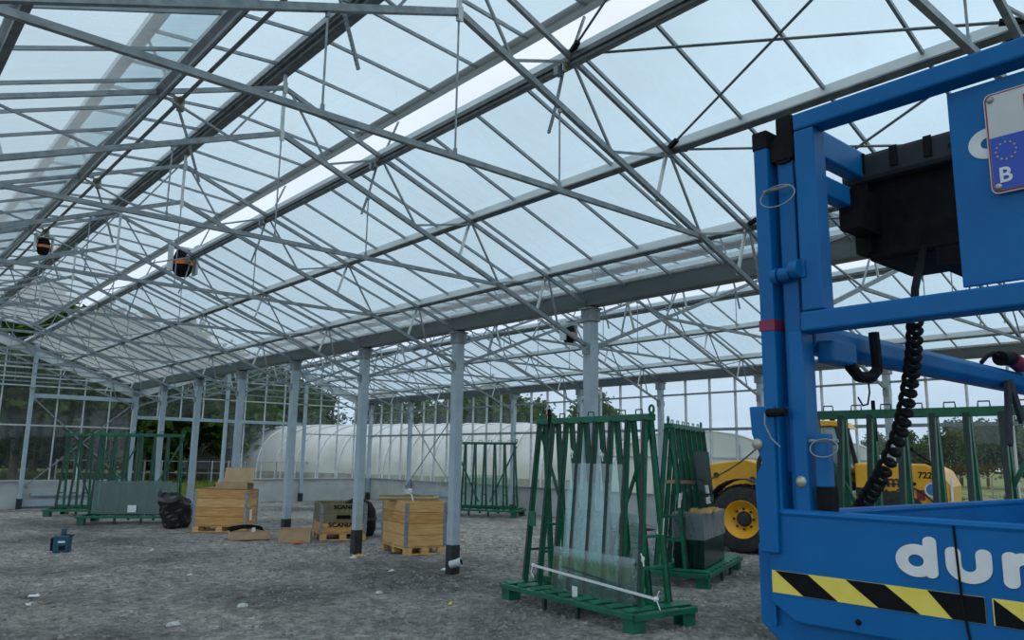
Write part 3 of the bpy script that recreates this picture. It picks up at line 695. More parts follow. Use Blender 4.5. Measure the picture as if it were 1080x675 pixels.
# posts: left, middle, right (folding guard rail stack)
pl = LB(MB().bb(XL, XL + .05, .908, .943, 1.55, 2.462), 'post', 'blue', bevel=.004)
LB(MB().bb(XL - .002, XL + .052, .906, .945, 2.452, 2.497), 'end_cap', 'black', pl, bevel=.004)
pm = LB(MB().bb(XL + .02, XL + .075, .856, .896, 1.62, 2.44), 'post', 'blue', bevel=.004)
b = MB().bb(XL + .012, XL + .08, .850, .892, 2.43, 2.523); LB(b, 'end_cap', 'black', pm, bevel=.006)
b = MB().lathe([(.03, -.018), (.036, -.018), (.036, .022), (.03, .022)], 16, (XL + .03, .876, 2.445), 'x'); b.bb(XL + .01, XL + .05, .850, .905, 2.418, 2.45); LB(b, 'hinge_sleeve', 'black', pm)
pr_ = LB(MB().bb(XL + .001, XL + .054, .795, .8415, 2.061, 2.471), 'post', 'blue', bevel=.004)
pq = LB(MB().bb(XL + .004, XL + .055, .8475, .880, 1.625, 2.02), 'post_sleeve', 'blue', bevel=.004)
# lower bracket plates
b = MB().prism([(XL - .012, .972, 1.86), (XL - .012, .968, 1.80), (XL - .012, .945, 1.74), (XL - .012, .965, 1.70), (XL - .012, .958, 1.55), (XL - .012, .915, 1.55), (XL - .012, .912, 1.86)], (.012, 0, 0)); LB(b, 'bracket_plate', 'blue', bevel=.003)
b = MB().bb(XL + .03, XL + .045, .86, .915, 1.72, 1.86); LB(b, 'bracket_plate', 'bluedark')
b = MB().bb(XL + .012, XL + .04, .808, .836, 1.69, 1.80); LB(b, 'foot_sleeve', 'bluedark', bevel=.003)
b = MB().bb(XL + .016, XL + .046, .806, .838, 1.62, 1.69); LB(b, 'foot_sleeve', 'black')
# pins with wire lanyards
def ringpts(y, z, r, x, ang0=0, n=22, sq=1.0): return [(x + .006 * math.sin(2 * PI * k / n), y + r * math.cos(2 * PI * k / n), z + sq * r * math.sin(2 * PI * k / n)) for k in range(n)]
def pin(y, z, r, x):
    h = LB(MB().tube([(x, y - .03, z), (x, y + .035, z)], .004, 8), 'lock_pin', 'steel')
    LB(MB().tube(ringpts(y - .005, z - r * .5, r, x - .012, sq=.62), .0015, 6, True), 'wire_lanyard', 'steel', h)
pin(.880, 2.345, .042, XL - .008)
pin(.815, 1.785, .030, XL + .015)
h = LB(MB().tube([(XL - .015, .925, 1.845), (XL - .015, .88, 1.845)], .009, 8), 'lock_pin', 'black')
LB(MB().tube([(XL - .02, .928, 1.845), (XL - .026, .926, 1.82), (XL - .02, .915, 1.79), (XL - .012, .900, 1.772)], .0018, 6), 'wire_lanyard', 'steel', h)
b = MB(); b.cyl((XL + .012, .912, 2.150), (XL + .012, .898, 2.150), .018, n=14); b.cyl((XL + .008, .892, 2.150), (XL + .008, .866, 2.150), .016, n=14); b.cyl((XL - .002, .858, 2.155), (XL - .002, .838, 2.155), .020, n=14); b.bb(XL - .004, XL + .02, .828, .850, 2.135, 2.172); LB(b, 'hinge_knuckle', 'bluedark', smooth=True)
LB(MB().bb(XL - .0015, XL + .0515, .9065, .9445, 2.028, 2.052), 'red_tape', 'redtape')
# rails
top = LB(MB().bb(XL, XL + .055, YB, .842, 2.472, 2.512), 'top_rail', 'blue', bevel=.005)
LB(MB().bb(XL, XL + .055, YB, .847, 2.017, 2.060), 'mid_rail', 'blue', bevel=.005)
LB(MB().bb(XL + .055, XE, .845, .885, 2.450, 2.522), 'long_top_rail', 'bluedark', bevel=.006)
LB(MB().bb(XL + .055, 2.3, .840, .875, 2.355, 2.405), 'folded_rail', 'bluedark', bevel=.005)
LB(MB().prism([(XL + .06, .845, 2.03), (XL + .06, .845, 2.000), (XL + .06, .858, 1.982), (XL + .06, .90, 1.982), (XL + .06, .90, 2.048), (XL + .06, .862, 2.048)], (XE - XL - .06, 0, 0)), 'long_mid_rail', 'bluedark', bevel=.004)
for x in (XE - .05,): LB(MB().bb(x, x + .04, .86, .895, 1.62, 2.45), 'far_post', 'bluedark')
b = MB()
for x in (XL + .02, XE - .05): b.bb(x, x + .04, YB + .0, YB + .035, 1.62, 2.5)
b.bb(XL + .055, XE, YB, YB + .04, 2.45, 2.51); LB(b, 'near_guard_rail', 'bluedark')
# latch under the mid rail and its wire
LB(MB().bb(XL + .07, XL + .18, .81, .85, 1.955, 2.005), 'latch_block', 'bluedark', bevel=.006)
b = MB(); b.tube([(XL + .16, .82, 1.955), (XL + .19, .815, 1.932), (XL + .25, .815, 1.935), (XL + .285, .815, 1.955), (XL + .29, .818, 2.0), (XL + .29, .82, 2.045)], .013, 8); LB(b, 'latch', 'black', smooth=True)
LB(MB().tube([(XL + .235, .815, 1.93), (XL + .238, .815, 1.90), (XL + .225, .815, 1.872), (XL + .20, .815, 1.868), (XL + .18, .815, 1.885)], .0022, 6), 'loose_wire', 'black')
# sign panel hung between the rails
XS = XL + .028
sign = LB(MB().bb(XS, XS + .008, .244, .531, 2.069, 2.458), 'sign_panel', 'blue', bevel=.002)
fr = frame((XS - .0002, .500, 2.308), (0, -1, 0), (0, 0, 1)) @ Matrix.Diagonal((1.2, 1, 1, 1)); S2 = .057
for fn_, dx_ in ((letter_d, 0), (letter_u, 1.42), (letter_m, 2.80)):
    b = MB(); fn_(b, dx_ * S2, fr, S2, .0015); LB(b, 'white_letter', 'white', sign)
# number plate
def rrect(y0, y1, z0, z1, r, x, n=5):
    p = []
    for cy, cz, a0 in ((y0 + r, z0 + r, 180), (y1 - r, z0 + r, 270), (y1 - r, z1 - r, 0), (y0 + r, z1 - r, 90)):
        for k in range(n + 1): a = math.radians(a0 + 90 * k / n); p.append((x, cy + r * math.cos(a), cz + r * math.sin(a)))
    return p
py0, py1, pz0, pz1 = .262, .465, 2.232, 2.427
npl = LB(MB().prism(rrect(py0, py1, pz0, pz1, .012, XS - .010), (.006, 0, 0)), 'number_plate', 'plate')
LB(MB().prism(rrect(py0 + .002, py1 - .002, pz0 + .002, pz1 - .002, .011, XS - .0108), (.0008, 0, 0)), 'red_border', 'red', npl)
LB(MB().prism(rrect(py0 + .005, py1 - .005, pz0 + .005, pz1 - .005, .009, XS - .0118), (.001, 0, 0)), 'white_face', 'plate', npl)
LB(MB().prism([(XS - .0126, py1 - .0055, pz0 + .0055), (XS - .0126, py1 - .062, pz0 + .0055), (XS - .0126, py1 - .062, 2.339), (XS - .0126, py1 - .0055, 2.339)], (.0008, 0, 0)), 'blue_band', 'eublue', npl)
b = MB()
for k in range(12):
    a = 2 * PI * k / 12; cy, cz = py1 - .030 + .0165 * math.cos(a), 2.310 + .0165 * math.sin(a)
    b.prism([(XS - .0132, cy + .0022 * math.cos(2 * PI * j / 10 + PI / 2) * (1 if j % 2 == 0 else .42), cz + .0022 * math.sin(2 * PI * j / 10 + PI / 2) * (1 if j % 2 == 0 else .42)) for j in range(10)], (.0006, 0, 0))
LB(b, 'star_ring', 'gold', npl)
b = MB(); hemi(b, py1 - .012, pz1 - .013, .0065, XS - .0118); hemi(b, py1 - .013, pz0 + .012, .0065, XS - .0118); LB(b, 'plate_bolt', 'chrome', npl, smooth=True)
text_mesh('B', .040, 'white', npl, 'country_letter', frame((XS - .0134 - XL, py1 - .0145 - .58, pz0 + .019), (0, -1, 0), (0, 0, 1)), .02, .0006)
text_mesh('1', .085, 'red', npl, 'plate_digit', frame((XS - .0128 - XL, py1 - .050 - .58, 2.348), (0, -1, 0), (0, 0, 1)), .02, .0006)
# control box with corrugated lid, cable and coil
xb = 1.93

cb = LB(MB().bb(xb, xb + .26, .60, .860, 2.24, 2.45), 'control_box', 'black', bevel=.01)
b = MB(); prof = []
b.bb(xb - .03, xb + .30, .575, .905, 2.440, 2.515); LB(b, 'box_lid', 'lid', cb, bevel=.012)
b = MB()
for y in (.85, .77, .69): b.bb(xb - .033, xb - .028, y - .011, y + .007, 2.462, 2.514)
b.cyl((xb - .034, .635, 2.475), (xb - .028, .635, 2.475), .007, n=10); LB(b, 'lid_slots', 'black', cb)
LB(MB().bb(xb, xb + .2, .60, .70, 2.20, 2.245), 'box_foot', 'black', cb); LB(MB().bb(xb - .12, xb + .02, .82, .87, 2.30, 2.40), 'box_mount', 'black', cb); LB(MB().bb(xb - .02, xb + .04, .84, .88, 2.26, 2.44), 'box_mount', 'black', cb)
a0 = at(975, 238, 0, xb + .06); c0 = at(966, 312, 0, XL + .12)
LB(MB().tube([a0 + Vector((0, 0, .03)), a0, at(974, 262, 0, xb), at(969, 285, 0, XL + .25), at(965, 305, 0, XL + .16), at(965, 338, 0, XL + .14)], .0085, 8), 'cable', 'black', smooth=True)
b = MB(); b.tube([a0 + Vector((0, 0, .035)), a0 + Vector((0, 0, -.01))], .014, 10); LB(b, 'cable_gland', 'black', cb)
cen = [at(*q, 0, XL + .14 + .1 * i) for i, q in enumerate([(965, 335), (964, 365), (961, 395), (955, 430), (946, 465), (930, 500), (917, 522), (906, 540)])]
tot = 24; P_ = []
def cpt(u):
    u = max(0, min(.99999, u)) * (len(cen) - 1); i = int(u); f = u - i
    p0, p1, p2, p3 = cen[max(0, i - 1)], cen[i], cen[i + 1], cen[min(len(cen) - 1, i + 2)]
    return .5 * ((2 * p1) + (p2 - p0) * f + (2 * p0 - 5 * p1 + 4 * p2 - p3) * f * f + (3 * p1 - p0 - 3 * p2 + p3) * f ** 3)
for k in range(tot * 14 + 1):
    u = k / (tot * 14); c = cpt(u); tan = (cpt(u + .01) - cpt(u - .01)).normalized(); sdv = tan.cross(Vector((0, 1, .2))).normalized(); w = sdv.cross(tan); r = .0120 + .0065 * u
    a = 2 * PI * u * tot; P_.append(c + sdv * (r * math.cos(a)) + w * (r * math.sin(a)))
LB(MB().tube(P_, [.0056 + .0026 * k / len(P_) for k in range(len(P_))], 7), 'coiled_cable', 'black', smooth=True)
# plug and hook strap on the long mid rail at the frame edge
b = MB(); b.tube([(2.80, .85, 2.075), (2.90, .85, 2.085)], .024, 12); LB(b, 'plug', 'black', smooth=True)
b = MB(); b.tube([(2.90, .85, 2.085), (2.99, .85, 2.07)], .026, 12); pg = LB(b, 'plug_sleeve', 'red', smooth=True)
LB(MB().tube([(2.99, .85, 2.07), (3.02, .85, 2.066)], .027, 12), 'plug_ring', 'white', smooth=True)
LB(MB().tube([(2.80, .85, 2.075), (2.74, .85, 2.088), (2.68, .85, 2.07), (2.66, .86, 2.05)], .007, 6), 'plug_lead', 'black', smooth=True)
b = MB(); b.beam((2.80, .835, 2.0), (2.76, .835, 1.80), .035, .012, (0, 1, 0)); b.beam((2.82, .835, 2.0), (2.90, .835, 1.88), .035, .012, (0, 1, 0)); LB(b, 'hook_strap', 'blackband')
# scissor stack, chassis and wheels under the platform (below the frame)
for k in range(3):
    for y in (.32, .82):
        z0 = .72 + k * .22
        for s in (0, 1): LB(MB().beam((XL + .15, y + .03 * s, z0 + (.2 if s else 0)), (XE - .15, y + .03 * s, z0 + (0 if s else .2)), .03, .09), 'scissor_arm', 'bluedark')
LB(MB().bb(XL + .05, XE - .05, YB + .05, YF - .08, .28, .68), 'chassis', 'blue', bevel=.02)
for x in (XL + .35, XE - .35):
    for y in (YB - .02, YF - .10):
        w = LB(MB().lathe([(.09, -.05), (.17, -.06), (.19, -.03), (.19, .03), (.17, .06), (.09, .05)], 24, (x, y, .17), 'y'), 'wheel', 'rubber', smooth=True)

# ------------------------------------------------------------------ green A-frame glass racks
def rack(label, loc, rz, L=2.32, W=1.12, H=2.29, npair=8, brace=True, th=1.0):
    t = thing('glass_rack', label, 'glass rack', loc, rz, 'green A-frame glass racks')
    G = 'green'; hl, hw = L / 2, W / 2; zb = .15
    for s in (-1, 1):
        MB().bb(s * hw - .03, s * hw + .03, -hl, hl, zb, zb + .055).build('base_rail', M[G], t, bevel=.004)
        MB().bb(-hw, hw, s * hl - .03, s * hl + .03, zb - .01, zb + .05).build('base_end', M[G], t, bevel=.004)
    nsl = 9
    for k in range(nsl):
        y = -hl + .12 + (L - .24) * k / (nsl - 1)
        b = MB(); b.box((0, y, zb + .068), (W, .10, .022), Matrix.Rotation(.22, 3, 'X')); b.build('deck_slat', M[G], t)
    for sx_ in (-1, 1):
        for sy in (-1, 1):
            b = MB(); x, y = sx_ * (hw - .09), sy * (hl - .09)
            b.bb(x - .09, x + .09, y - .008 - .07, y + .008 - .07, 0, zb); b.bb(x - .09, x + .09, y - .008 + .07, y + .008 + .07, 0, zb); b.bb(x - .008 + sx_ * .08, x + .008 + sx_ * .08, y - .07, y + .07, .0, zb); b.bb(x - .09, x + .09, y - .07, y + .07, 0, .012)
            b.build('foot', M[G], t)
        for yy in (-.30, .30):
            MB().bb(sx_ * hw - .02, sx_ * hw + .02, yy - .025, yy + .025, .02, zb).build('mid_foot', M['greendark'], t)
    xf, xt = .21, .035
    lt = hl - .16
    for k in range(npair):
        y = -lt + 2 * lt * k / (npair - 1); yt = -(lt - .06) + 2 * (lt - .06) * k / (npair - 1)
        for s in (-1, 1):
            lg = MB().beam((s * xf, y, zb + .04), (s * xt, yt, H - .05), .043 * th, .05 * th, (1, 0, 0)).build('leg', M[G], t, bevel=.003)
            MB().beam((s * (xf + .025 * th + .008), y, zb + .1), (s * (xt + .025 * th + .008), yt, H - .06), .044 * th, .014, (1, 0, 0)).build('rubber_facing', M['greendark'], lg)
        for z in ((.95, .62) if k % 2 == 0 else (.62,)):
            f = (z - zb) / (H - zb); xx = xf + (xt - xf) * f; yy = y + (yt - y) * f
            MB().beam((-xx, yy, z), (xx, yy, z), .03, .03).build('rung', M[G], t)
    MB().bb(-.065, .065, -lt, lt, H - .08 * th, H - .005).build('top_bar', M[G], t, bevel=.004)
    for k in range(npair - 1):
        y = -(lt - .06) + 2 * (lt - .06) * (k + .5) / (npair - 1)
        b = MB(); b.tube([(0, y - .055, H - .01), (0, y - .05, H + .05), (0, y + .05, H + .05), (0, y + .055, H - .01)], .008, 6); b.build('stop_loop', M['greendark'], t)
    for s in (-1, 1):
        b = MB(); b.tube([(0, s * lt + .035 * math.cos(2 * PI * k / 14), H + .045 + .045 * math.sin(2 * PI * k / 14)) for k in range(14)], .014, 8, True); b.bb(-.012, .012, s * lt - .03, s * lt + .03, H - .03, H + .02); b.build('lifting_eye', M[G], t)
    for s in (-1, 1):
        MB().beam((.0, s * lt, H - .12), (.0, s * (lt * .18), zb + .25), .045, .018, (1, 0, 0)).build('diagonal_brace', M[G], t)
    MB().beam((0, -hl + .1, zb + .12), (0, hl - .1, zb + .12), .05, .06).build('spine', M[G], t)
    return t
RA = (7.07, 6.66); RAZ = math.radians(-5.5)
ra = rack('green A-frame glass rack nearest the camera, loaded with clear panes and a white strap', (RA[0], RA[1], hz(*RA)), RAZ, W=.94, L=2.38)
MB().bb(-.20, -.18, .86, .98, .92, 1.10).build('stop_plate', M['green'], ra)
MB().tube([(-.06, .72, 2.0), (-.075, .74, 2.40)], .022, 8).build('clamp_bar', M['black'], ra)
b = MB().box((.155, -.985, 1.05), (.01, .10, .18), Matrix.Rotation(.12, 3, 'Y')); b.build('paper_label', M['paper'], ra)
rb_a = math.atan2(7.41 - 6.6, 11.3 - 9.3)      # direction of its long side
RB = (10.30 - .03, 7.62)
rb = rack('green A-frame glass rack beside the yellow telehandler, stacked with dark wrapped glass', (RB[0], RB[1], hz(*RB)), rb_a - PI / 2, npair=7)
b = MB().box((.16, -1.03, 1.18), (.012, .14, .20), Matrix.Rotation(.11, 3, 'Y')); b.build('paper_label', M['paper'], rb)
RC = (6.06, 20.95); rc_a = math.atan2(20.09 - 21.24, 7.02 - 5.11)
rc = rack('green A-frame glass rack with low dark panes and a white label at the far left', (RC[0], RC[1] + .3, hz(*RC)), rc_a - PI / 2, npair=7, H=2.2)
RC2 = (6.05, 24.3)
rc2 = rack('green A-frame glass rack partly hidden behind another rack at the far left', (5.9, 24.2, hz(*RC2)), rc_a - PI / 2 - .1, npair=7, H=2.25)
rd_a = math.atan2(17.96 - 19.36, 15.55 - 14.6)
rd = rack('empty green A-frame glass rack standing against the side wall behind the piped column', (15.38, 18.95, hz(15.4, 19)), rd_a - PI / 2, npair=7, H=2.2)
re_ = rack('long green A-frame glass rack behind the blue lift in front of the telehandler', (8.58, 3.42, hz(8.6, 3.4)), math.atan2(-.995, .10) - PI / 2, L=2.6, W=.94, H=2.34, th=1.2)
MB().tube([(-.05, -.45, 2.0), (-.07, -.46, 2.44)], .022, 8).build('clamp_bar', M['black'], re_)

# panes on rack A (each leans on the front or rear legs); front of the rack looks to -x
def pane(label, y0, y1, z0, z1, xoff, grp=None, base=RA, side=-1, mat='paneglass', tilt=None, name='sheet_of_glass', rz=None, top_cut=0):
    if rz is None: rz = RAZ
    zb = .225; xf = side * (.245 + xoff); xt = side * (.062 + xoff); H = 2.24
    f = lambda z: xf + (xt - xf) * (z - zb) / (H - zb)
    m4 = Matrix.Translation((base[0], base[1], hz(*base))) @ Matrix.Rotation(rz, 4, 'Z')
    b = MB(); q = [Vector((f(z0), y0, z0)), Vector((f(z0), y1, z0)), Vector((f(z1), y1, z1)), Vector((f(z1), y0 + top_cut, z1))]
    b.prism([m4 @ p for p in q], (m4.to_3x3() @ Vector((side * .006, 0, .001))))
    o = b.build(name, M[mat])
    c = sum((Vector(v) for v in b.v), Vector()) / 8
    me = o.data; me.transform(Matrix.Translation(-c)); o.location = c
    tag(o, label, 'glass pane', grp); return o
def py_(px, py, x): return at(px, py, 0, x).y - RA[1]
p1 = pane('tall narrow clear pane leaning on the front of the nearest rack', py_(652, 500, 6.8), py_(592, 500, 6.8), .225, 1.72, .0)
p2 = pane('wide low clear pane at the foot of the nearest rack, behind the strap', py_(668, 610, 6.7), py_(573, 600, 6.7), .225, .72, .014)
p3 = pane('middle clear pane with dark greenish edge leaning behind the tall narrow one', py_(640, 560, 6.8), py_(588, 560, 6.8), .225, 1.50, -.012)
p4 = pane('clear pane slanting out at the right rear of the nearest rack', -1.0, -.05, .225, 1.02, .004, side=1, top_cut=.32)
p5 = pane('clear square pane leaning on the rear legs of the nearest rack', -.6, .75, .225, 1.15, .012, side=1)
b = MB().box((0, 0, 0), (.002, .085, .12)); o = b.build('paper_label', M['paper'], p2); c = at(607, 624, 0, 6.66); 
o.location = (c.x - p2.location.x - .012, c.y - p2.location.y, c.z - p2.location.z)
o.rotation_euler = (0, -.05, 0)
# crumpled film between panes
def crumple(name, label, pts, depth, seed, mat='film', cat='plastic film', parent=None):
    """a crumpled sheet stretched between four corner points"""
    a, b_, c, d = [Vector(p) for p in pts]; n = 14; b = MB(); R2 = random.Random(seed); nn = (b_ - a).cross(d - a).normalized()
    for j in range(n + 1):
        for i in range(n + 1):
            u, v = i / n, j / n; p = (a * (1 - u) + b_ * u) * (1 - v) + (d * (1 - u) + c * u) * v
            e = .5 if 0 < i < n and 0 < j < n else .9
            p = p + nn * depth * (noise.noise(p * 9 + Vector((seed, 0, 0))) + .6 * R2.uniform(-1, 1)) + (b_ - a) * .06 * e * R2.uniform(-1, 1) + (d - a) * .05 * e * R2.uniform(-1, 1); b.v.append(tuple(p))
    for j in range(n):
        for i in range(n): b.f.append([j * (n + 1) + i, j * (n + 1) + i + 1, (j + 1) * (n + 1) + i + 1, (j + 1) * (n + 1) + i]); b.mi.append(0)
    cc = sum((Vector(v) for v in b.v), Vector()) / len(b.v); b.v = [tuple(Vector(v) - cc) for v in b.v]
    o = b.build(name, M[mat], loc=cc); return tag(o, label, cat)
def wz(px, py, x): return at(px, py, 0, x)
crumple('plastic_film', 'crumpled clear film hanging behind the tall pane of the nearest rack', [wz(606, 585, 6.95), wz(636, 590, 6.95), wz(632, 540, 7.0), wz(610, 535, 7.0)], .05, 3)
crumple('plastic_film', 'crumpled clear film heaped on the right half of the nearest rack', [wz(640, 640, 6.93), wz(682, 640, 6.93), wz(678, 575, 7.02), wz(652, 590, 7.02)], .05, 5)
# strap round the front of the nearest rack
s0, s1 = at(562, 596, 0, 6.66), at(692, 632, 0, 6.66)
t = thing('white_strap', 'white strap tied across the front of the nearest rack', 'strap', s0)
d = s1 - s0
MB().beam((0, 0, 0), d, .006, .028, (0, 0, 1)).build('band', M['strap'], t)
b = MB(); b.blob((d.x, d.y, d.z), .035, 3, (1, .8, .8), 4); b.tube([d, d + Vector((-.01, -.05, .09))], .006, 5); b.tube([d, d + Vector((-.01, -.06, -.10))], .006, 5); b.build('knot', M['strap'], t)
b = MB(); b.blob((0, 0, 0), .028, 4, (1, .8, .8), 4); b.tube([(0, 0, 0), (-.01, .02, -.08), (-.01, -.03, -.14)], .006, 5); b.build('knot', M['strap'], t)
for (px, py, x) in ((603, 477, 6.93), (635, 480, 6.93), (678, 590, 6.72)):
    p = at(px, py, 0, x); b = MB(); R3 = random.Random(px); b.blob((0, 0, 0), .022, px, (1, 1, 1.4), 4); b.tube([(0, 0, 0), (-.01, .02, .06)], .008, 5); b.tube([(0, 0, 0), (-.01, -.02, -.07)], .008, 5)
    tag(b.build('strap_knot', M['strap'], loc=p), {603: 'white strap knot high on the nearest rack, left of another', 635: 'white strap knot high on the nearest rack, nearer its middle', 678: 'white strap knot on the lower right leg of the nearest rack'}[px], 'strap')

# dark glass and wrapped packs on the second rack
mB = Matrix.Translation((RB[0], RB[1], hz(*RB))) @ Matrix.Rotation(rb_a - PI / 2, 4, 'Z')
def wrapped(label, y0, y1, x0, x1, z0, z1, name='wrapped_glass_pack'):
    c = mB @ Vector(((x0 + x1) / 2, (y0 + y1) / 2, z0)); t = thing(name, label, 'glass pack', c, rb_a - PI / 2)
    sx, sy, sz = x1 - x0, y1 - y0, z1 - z0
    for k in range(5): MB().bb(-sx / 2 + sx * k / 5 + .004, -sx / 2 + sx * (k + 1) / 5 - .004, -sy / 2 + .02, sy / 2 - .02, .01, sz - .03).build('dark_sheet', M['darkpanel'], t)
    b = MB(); n = 10
    b.bb(-sx / 2 - .012, sx / 2 + .012, -sy / 2 - .012, sy / 2 + .012, sz * .52, sz + .006); b.build('film_wrap', M['film'], t)
    b = MB()
    for k in range(4): b.beam((-sx / 2 - .016, -sy / 2 + sy * k / 3.4, sz * .55), (-sx / 2 - .016, -sy / 2 + sy * (k + .6) / 3.4, sz), .01, .006, (1, 0, 0))
    b.bb(-sx / 2 - .02, -sx / 2 - .014, -sy * .32, -sy * .25, sz * .75, sz * .9); b.bb(-sx / 2 - .02, -sx / 2 - .014, -sy * .05, sy * .0, sz * .12, sz * .25); b.build('film_folds', M['strap'], t); return t
M['darkpanel'] = pmat('dark_green_coated_sheet', (.003, .020, .016), (.005, .030, .024), 3, .15, 0, 0)
wrapped('dark glass sheets wrapped in clear film on the rack beside the telehandler', -.92, .42, .02, .46, .235, 1.0)
def locB(x, y, z): return mB @ Vector((x, y, z))
c = locB(.2, -.5, 1.02); t = thing('dark_glass_sheet', 'dark green sheet with white lettering standing on the wrapped pack of the second rack', 'glass sheet', c, rb_a - PI / 2)
b = MB(); b.prism([(.22, -.42, .05), (.22, .50, .05), (.15, .50, .86), (.15, -.42, .86)], (-.03, 0, -.003)); b.build('sheet', M['darkpanel'], t)
for yy in (-.3, .1): MB().bb(.06, .34, yy - .05, yy + .1, -.012, .045).build('wood_spacer', M['woodpale'], t)
sl = math.atan2(.07, .81); up_ = Vector((-math.sin(sl), 0, math.cos(sl)))
text_mesh('na', .25, 'white', t, 'white_lettering', frame((.210, -.02, .25), (0, 1, 0), up_), .02, .002)
text_mesh('ent', .20, 'white', t, 'white_lettering', frame((.222, -.04, .10), (0, 1, 0), up_), .02, .002)
# pale strap round the second rack, run out as a dark rope toward the lift
q0, q1 = locB(.33, -1.05, 1.42), locB(.20, .30, 1.42)
t = thing('ratchet_strap', 'pale orange strap round the second rack running on as a thin dark rope', 'strap', q0)
pa = [at(691, 508, 0, q0.x - .03), at(712, 508, 0, q0.x + .1), at(739, 509, 1, locB(.3, -.2, 0).y - .15)]
b = MB(); 
for i in range(2): b.beam(pa[i] - q0, pa[i + 1] - q0, .008, .05, (0, 0, 1))
b.build('band', M['pinkstrap'], t)
e = at(797, 474, 1, pa[2].y - .4); m_ = pa[2].lerp(e, .5) - Vector((0, 0, .12))
MB().tube([(pa[2].lerp(m_, k / 6).lerp(m_.lerp(e, k / 6), k / 6)) - q0 for k in range(7)], .012, 6).build('rope', M['bark'], t)
p = locB(-.45, -.35, .2)
crumple('plastic_film', 'dark clear film hanging on the left side of the second rack', [locB(-.36, -.9, .35), locB(-.36, .2, .35), locB(-.18, .2, 1.25), locB(-.18, -.9, 1.25)], .05, 8)
# low panes on the left racks
def rpane(label, base, rz, y0, y1, z0, z1, side, mat='paneglass', off=0): return pane(label, y0, y1, z0, z1, off, None, base, side, mat, rz=rz)
RCp = (RC[0], RC[1] + .3)
rpane('wide low greenish pane on the front of the far left rack', RCp, rc_a - PI / 2, -.95, .85, .225, 1.02, 1, 'stackglass')
rpane('wide low greenish pane just behind another on the far left rack', RCp, rc_a - PI / 2, -.8, 1.0, .225, .98, 1, 'stackglass', off=.02)
mC = Matrix.Translation((RCp[0], RCp[1], hz(*RCp))) @ Matrix.Rotation(rc_a - PI / 2, 4, 'Z')
b = MB().box((0, 0, 0), (.006, .2, .17)); o = b.build('paper_label', M['paper'], rc, loc=(.30, .0, .36))
rpane('pale greenish pane on the rack against the side wall', (15.38, 18.95), rd_a - PI / 2, -.75, .7, .225, 1.2, -1)

# ------------------------------------------------------------------ pallet-collar crates
def crate(name, label, corner, rz, lx_, ly_, nc, woods, lidfn=None):
    """corner = the front left ground corner; local x along the front, y to the back"""
    t = thing(name, label, 'crate', (corner[0], corner[1], hz(*corner)), rz)
    p = thing_part = None
    b = MB()
    for y in (0, ly_ / 2 - .05, ly_ - .1): b.bb(0, lx_, y, y + .1, 0, .02)
    for x in (0, lx_ / 2 - .07, lx_ - .145):
        for y in (0, ly_ / 2 - .05, ly_ - .1): b.bb(x, x + .145, y, y + .1, .02, .10)
    for x in (0, lx_ / 2 - .07, lx_ - .145): b.bb(x, x + .145, 0, ly_, .10, .122)
    for k in range(5): b.bb(0, lx_, ly_ * k / 5 + .012, ly_ * (k + 1) / 5 - .012, .122, .144)
    b.build('pallet', M['woodpale'], t, bevel=.004)
    for k in range(nc):
        z0 = .146 + .2 * k; m = M[woods[k % len(woods)]]; b = MB(); th = .022
        b.bb(0, lx_, 0, th, z0 + .004, z0 + .196); b.bb(0, lx_, ly_ - th, ly_, z0 + .004, z0 + .196); b.bb(0, th, th, ly_ - th, z0 + .004, z0 + .196); b.bb(lx_ - th, lx_, th, ly_ - th, z0 + .004, z0 + .196)
        c = b.build('board_collar', m, t, bevel=.004)
        for cx in (0, lx_):
            for cy in (0, ly_):
                h = MB(); sx_, sy_ = (1 if cx == 0 else -1), (1 if cy == 0 else -1)
                h.bb(cx - .004 * sx_, cx + .055 * sx_, cy - .004 * sy_, cy, z0 - .015, z0 + .175); h.bb(cx - .004 * sx_, cx, cy, cy + .055 * sy_, z0 - .015, z0 + .175); h.cyl((cx - .004 * sx_, cy - .004 * sy_, z0 - .01), (cx - .004 * sx_, cy - .004 * sy_, z0 + .17), .009, n=8)
                h.build('hinge_plate', M['steel'], c)
    return t
c1 = crate('pallet_crate', 'brown collar crate with an open carton lying on top, at the left', (6.50, 18.45), math.radians(-40), 1.2, .8, 4, ['wood', 'wood', 'woodpale', 'wood'])
b = MB().bb(1.204, 1.207, .22, .40, .25, .50); b.build('paper_label', M['paper'], c1)
t3 = Vector((.98, -.2)).normalized()
c3 = crate('pallet_crate', 'pale pine collar crate with loose boards on top, beside the piped column', (8.08, 12.18), math.atan2(t3.y, t3.x), .80, 1.2, 4, ['woodpale', 'woodpale', 'wood', 'woodpale'])
crs = crate('pallet_crate', 'low collar crate with printed black lettering, between two columns', (7.92, 15.10), math.atan2(-.37, .56) * .62, .95, 1.2, 3, ['wood', 'olive', 'olive'])
frc = frame((.17, -.006, .275), (1, 0, 0), (0, 0, 1)); text_mesh('SCANIA', .115, 'hazblack', crs, 'black_lettering', frc, .03, .002, sx=1.25)
frc = frame((.26, -.006, .64), (1, 0, 0), (0, 0, 1)); text_mesh('SCANIA', .105, 'hazblack', crs, 'black_lettering', frc, .03, .002, sx=1.25)
MB().bb(.33, .62, -.005, -.002, .43, .51).build('black_slot', M['hazblack'], crs)
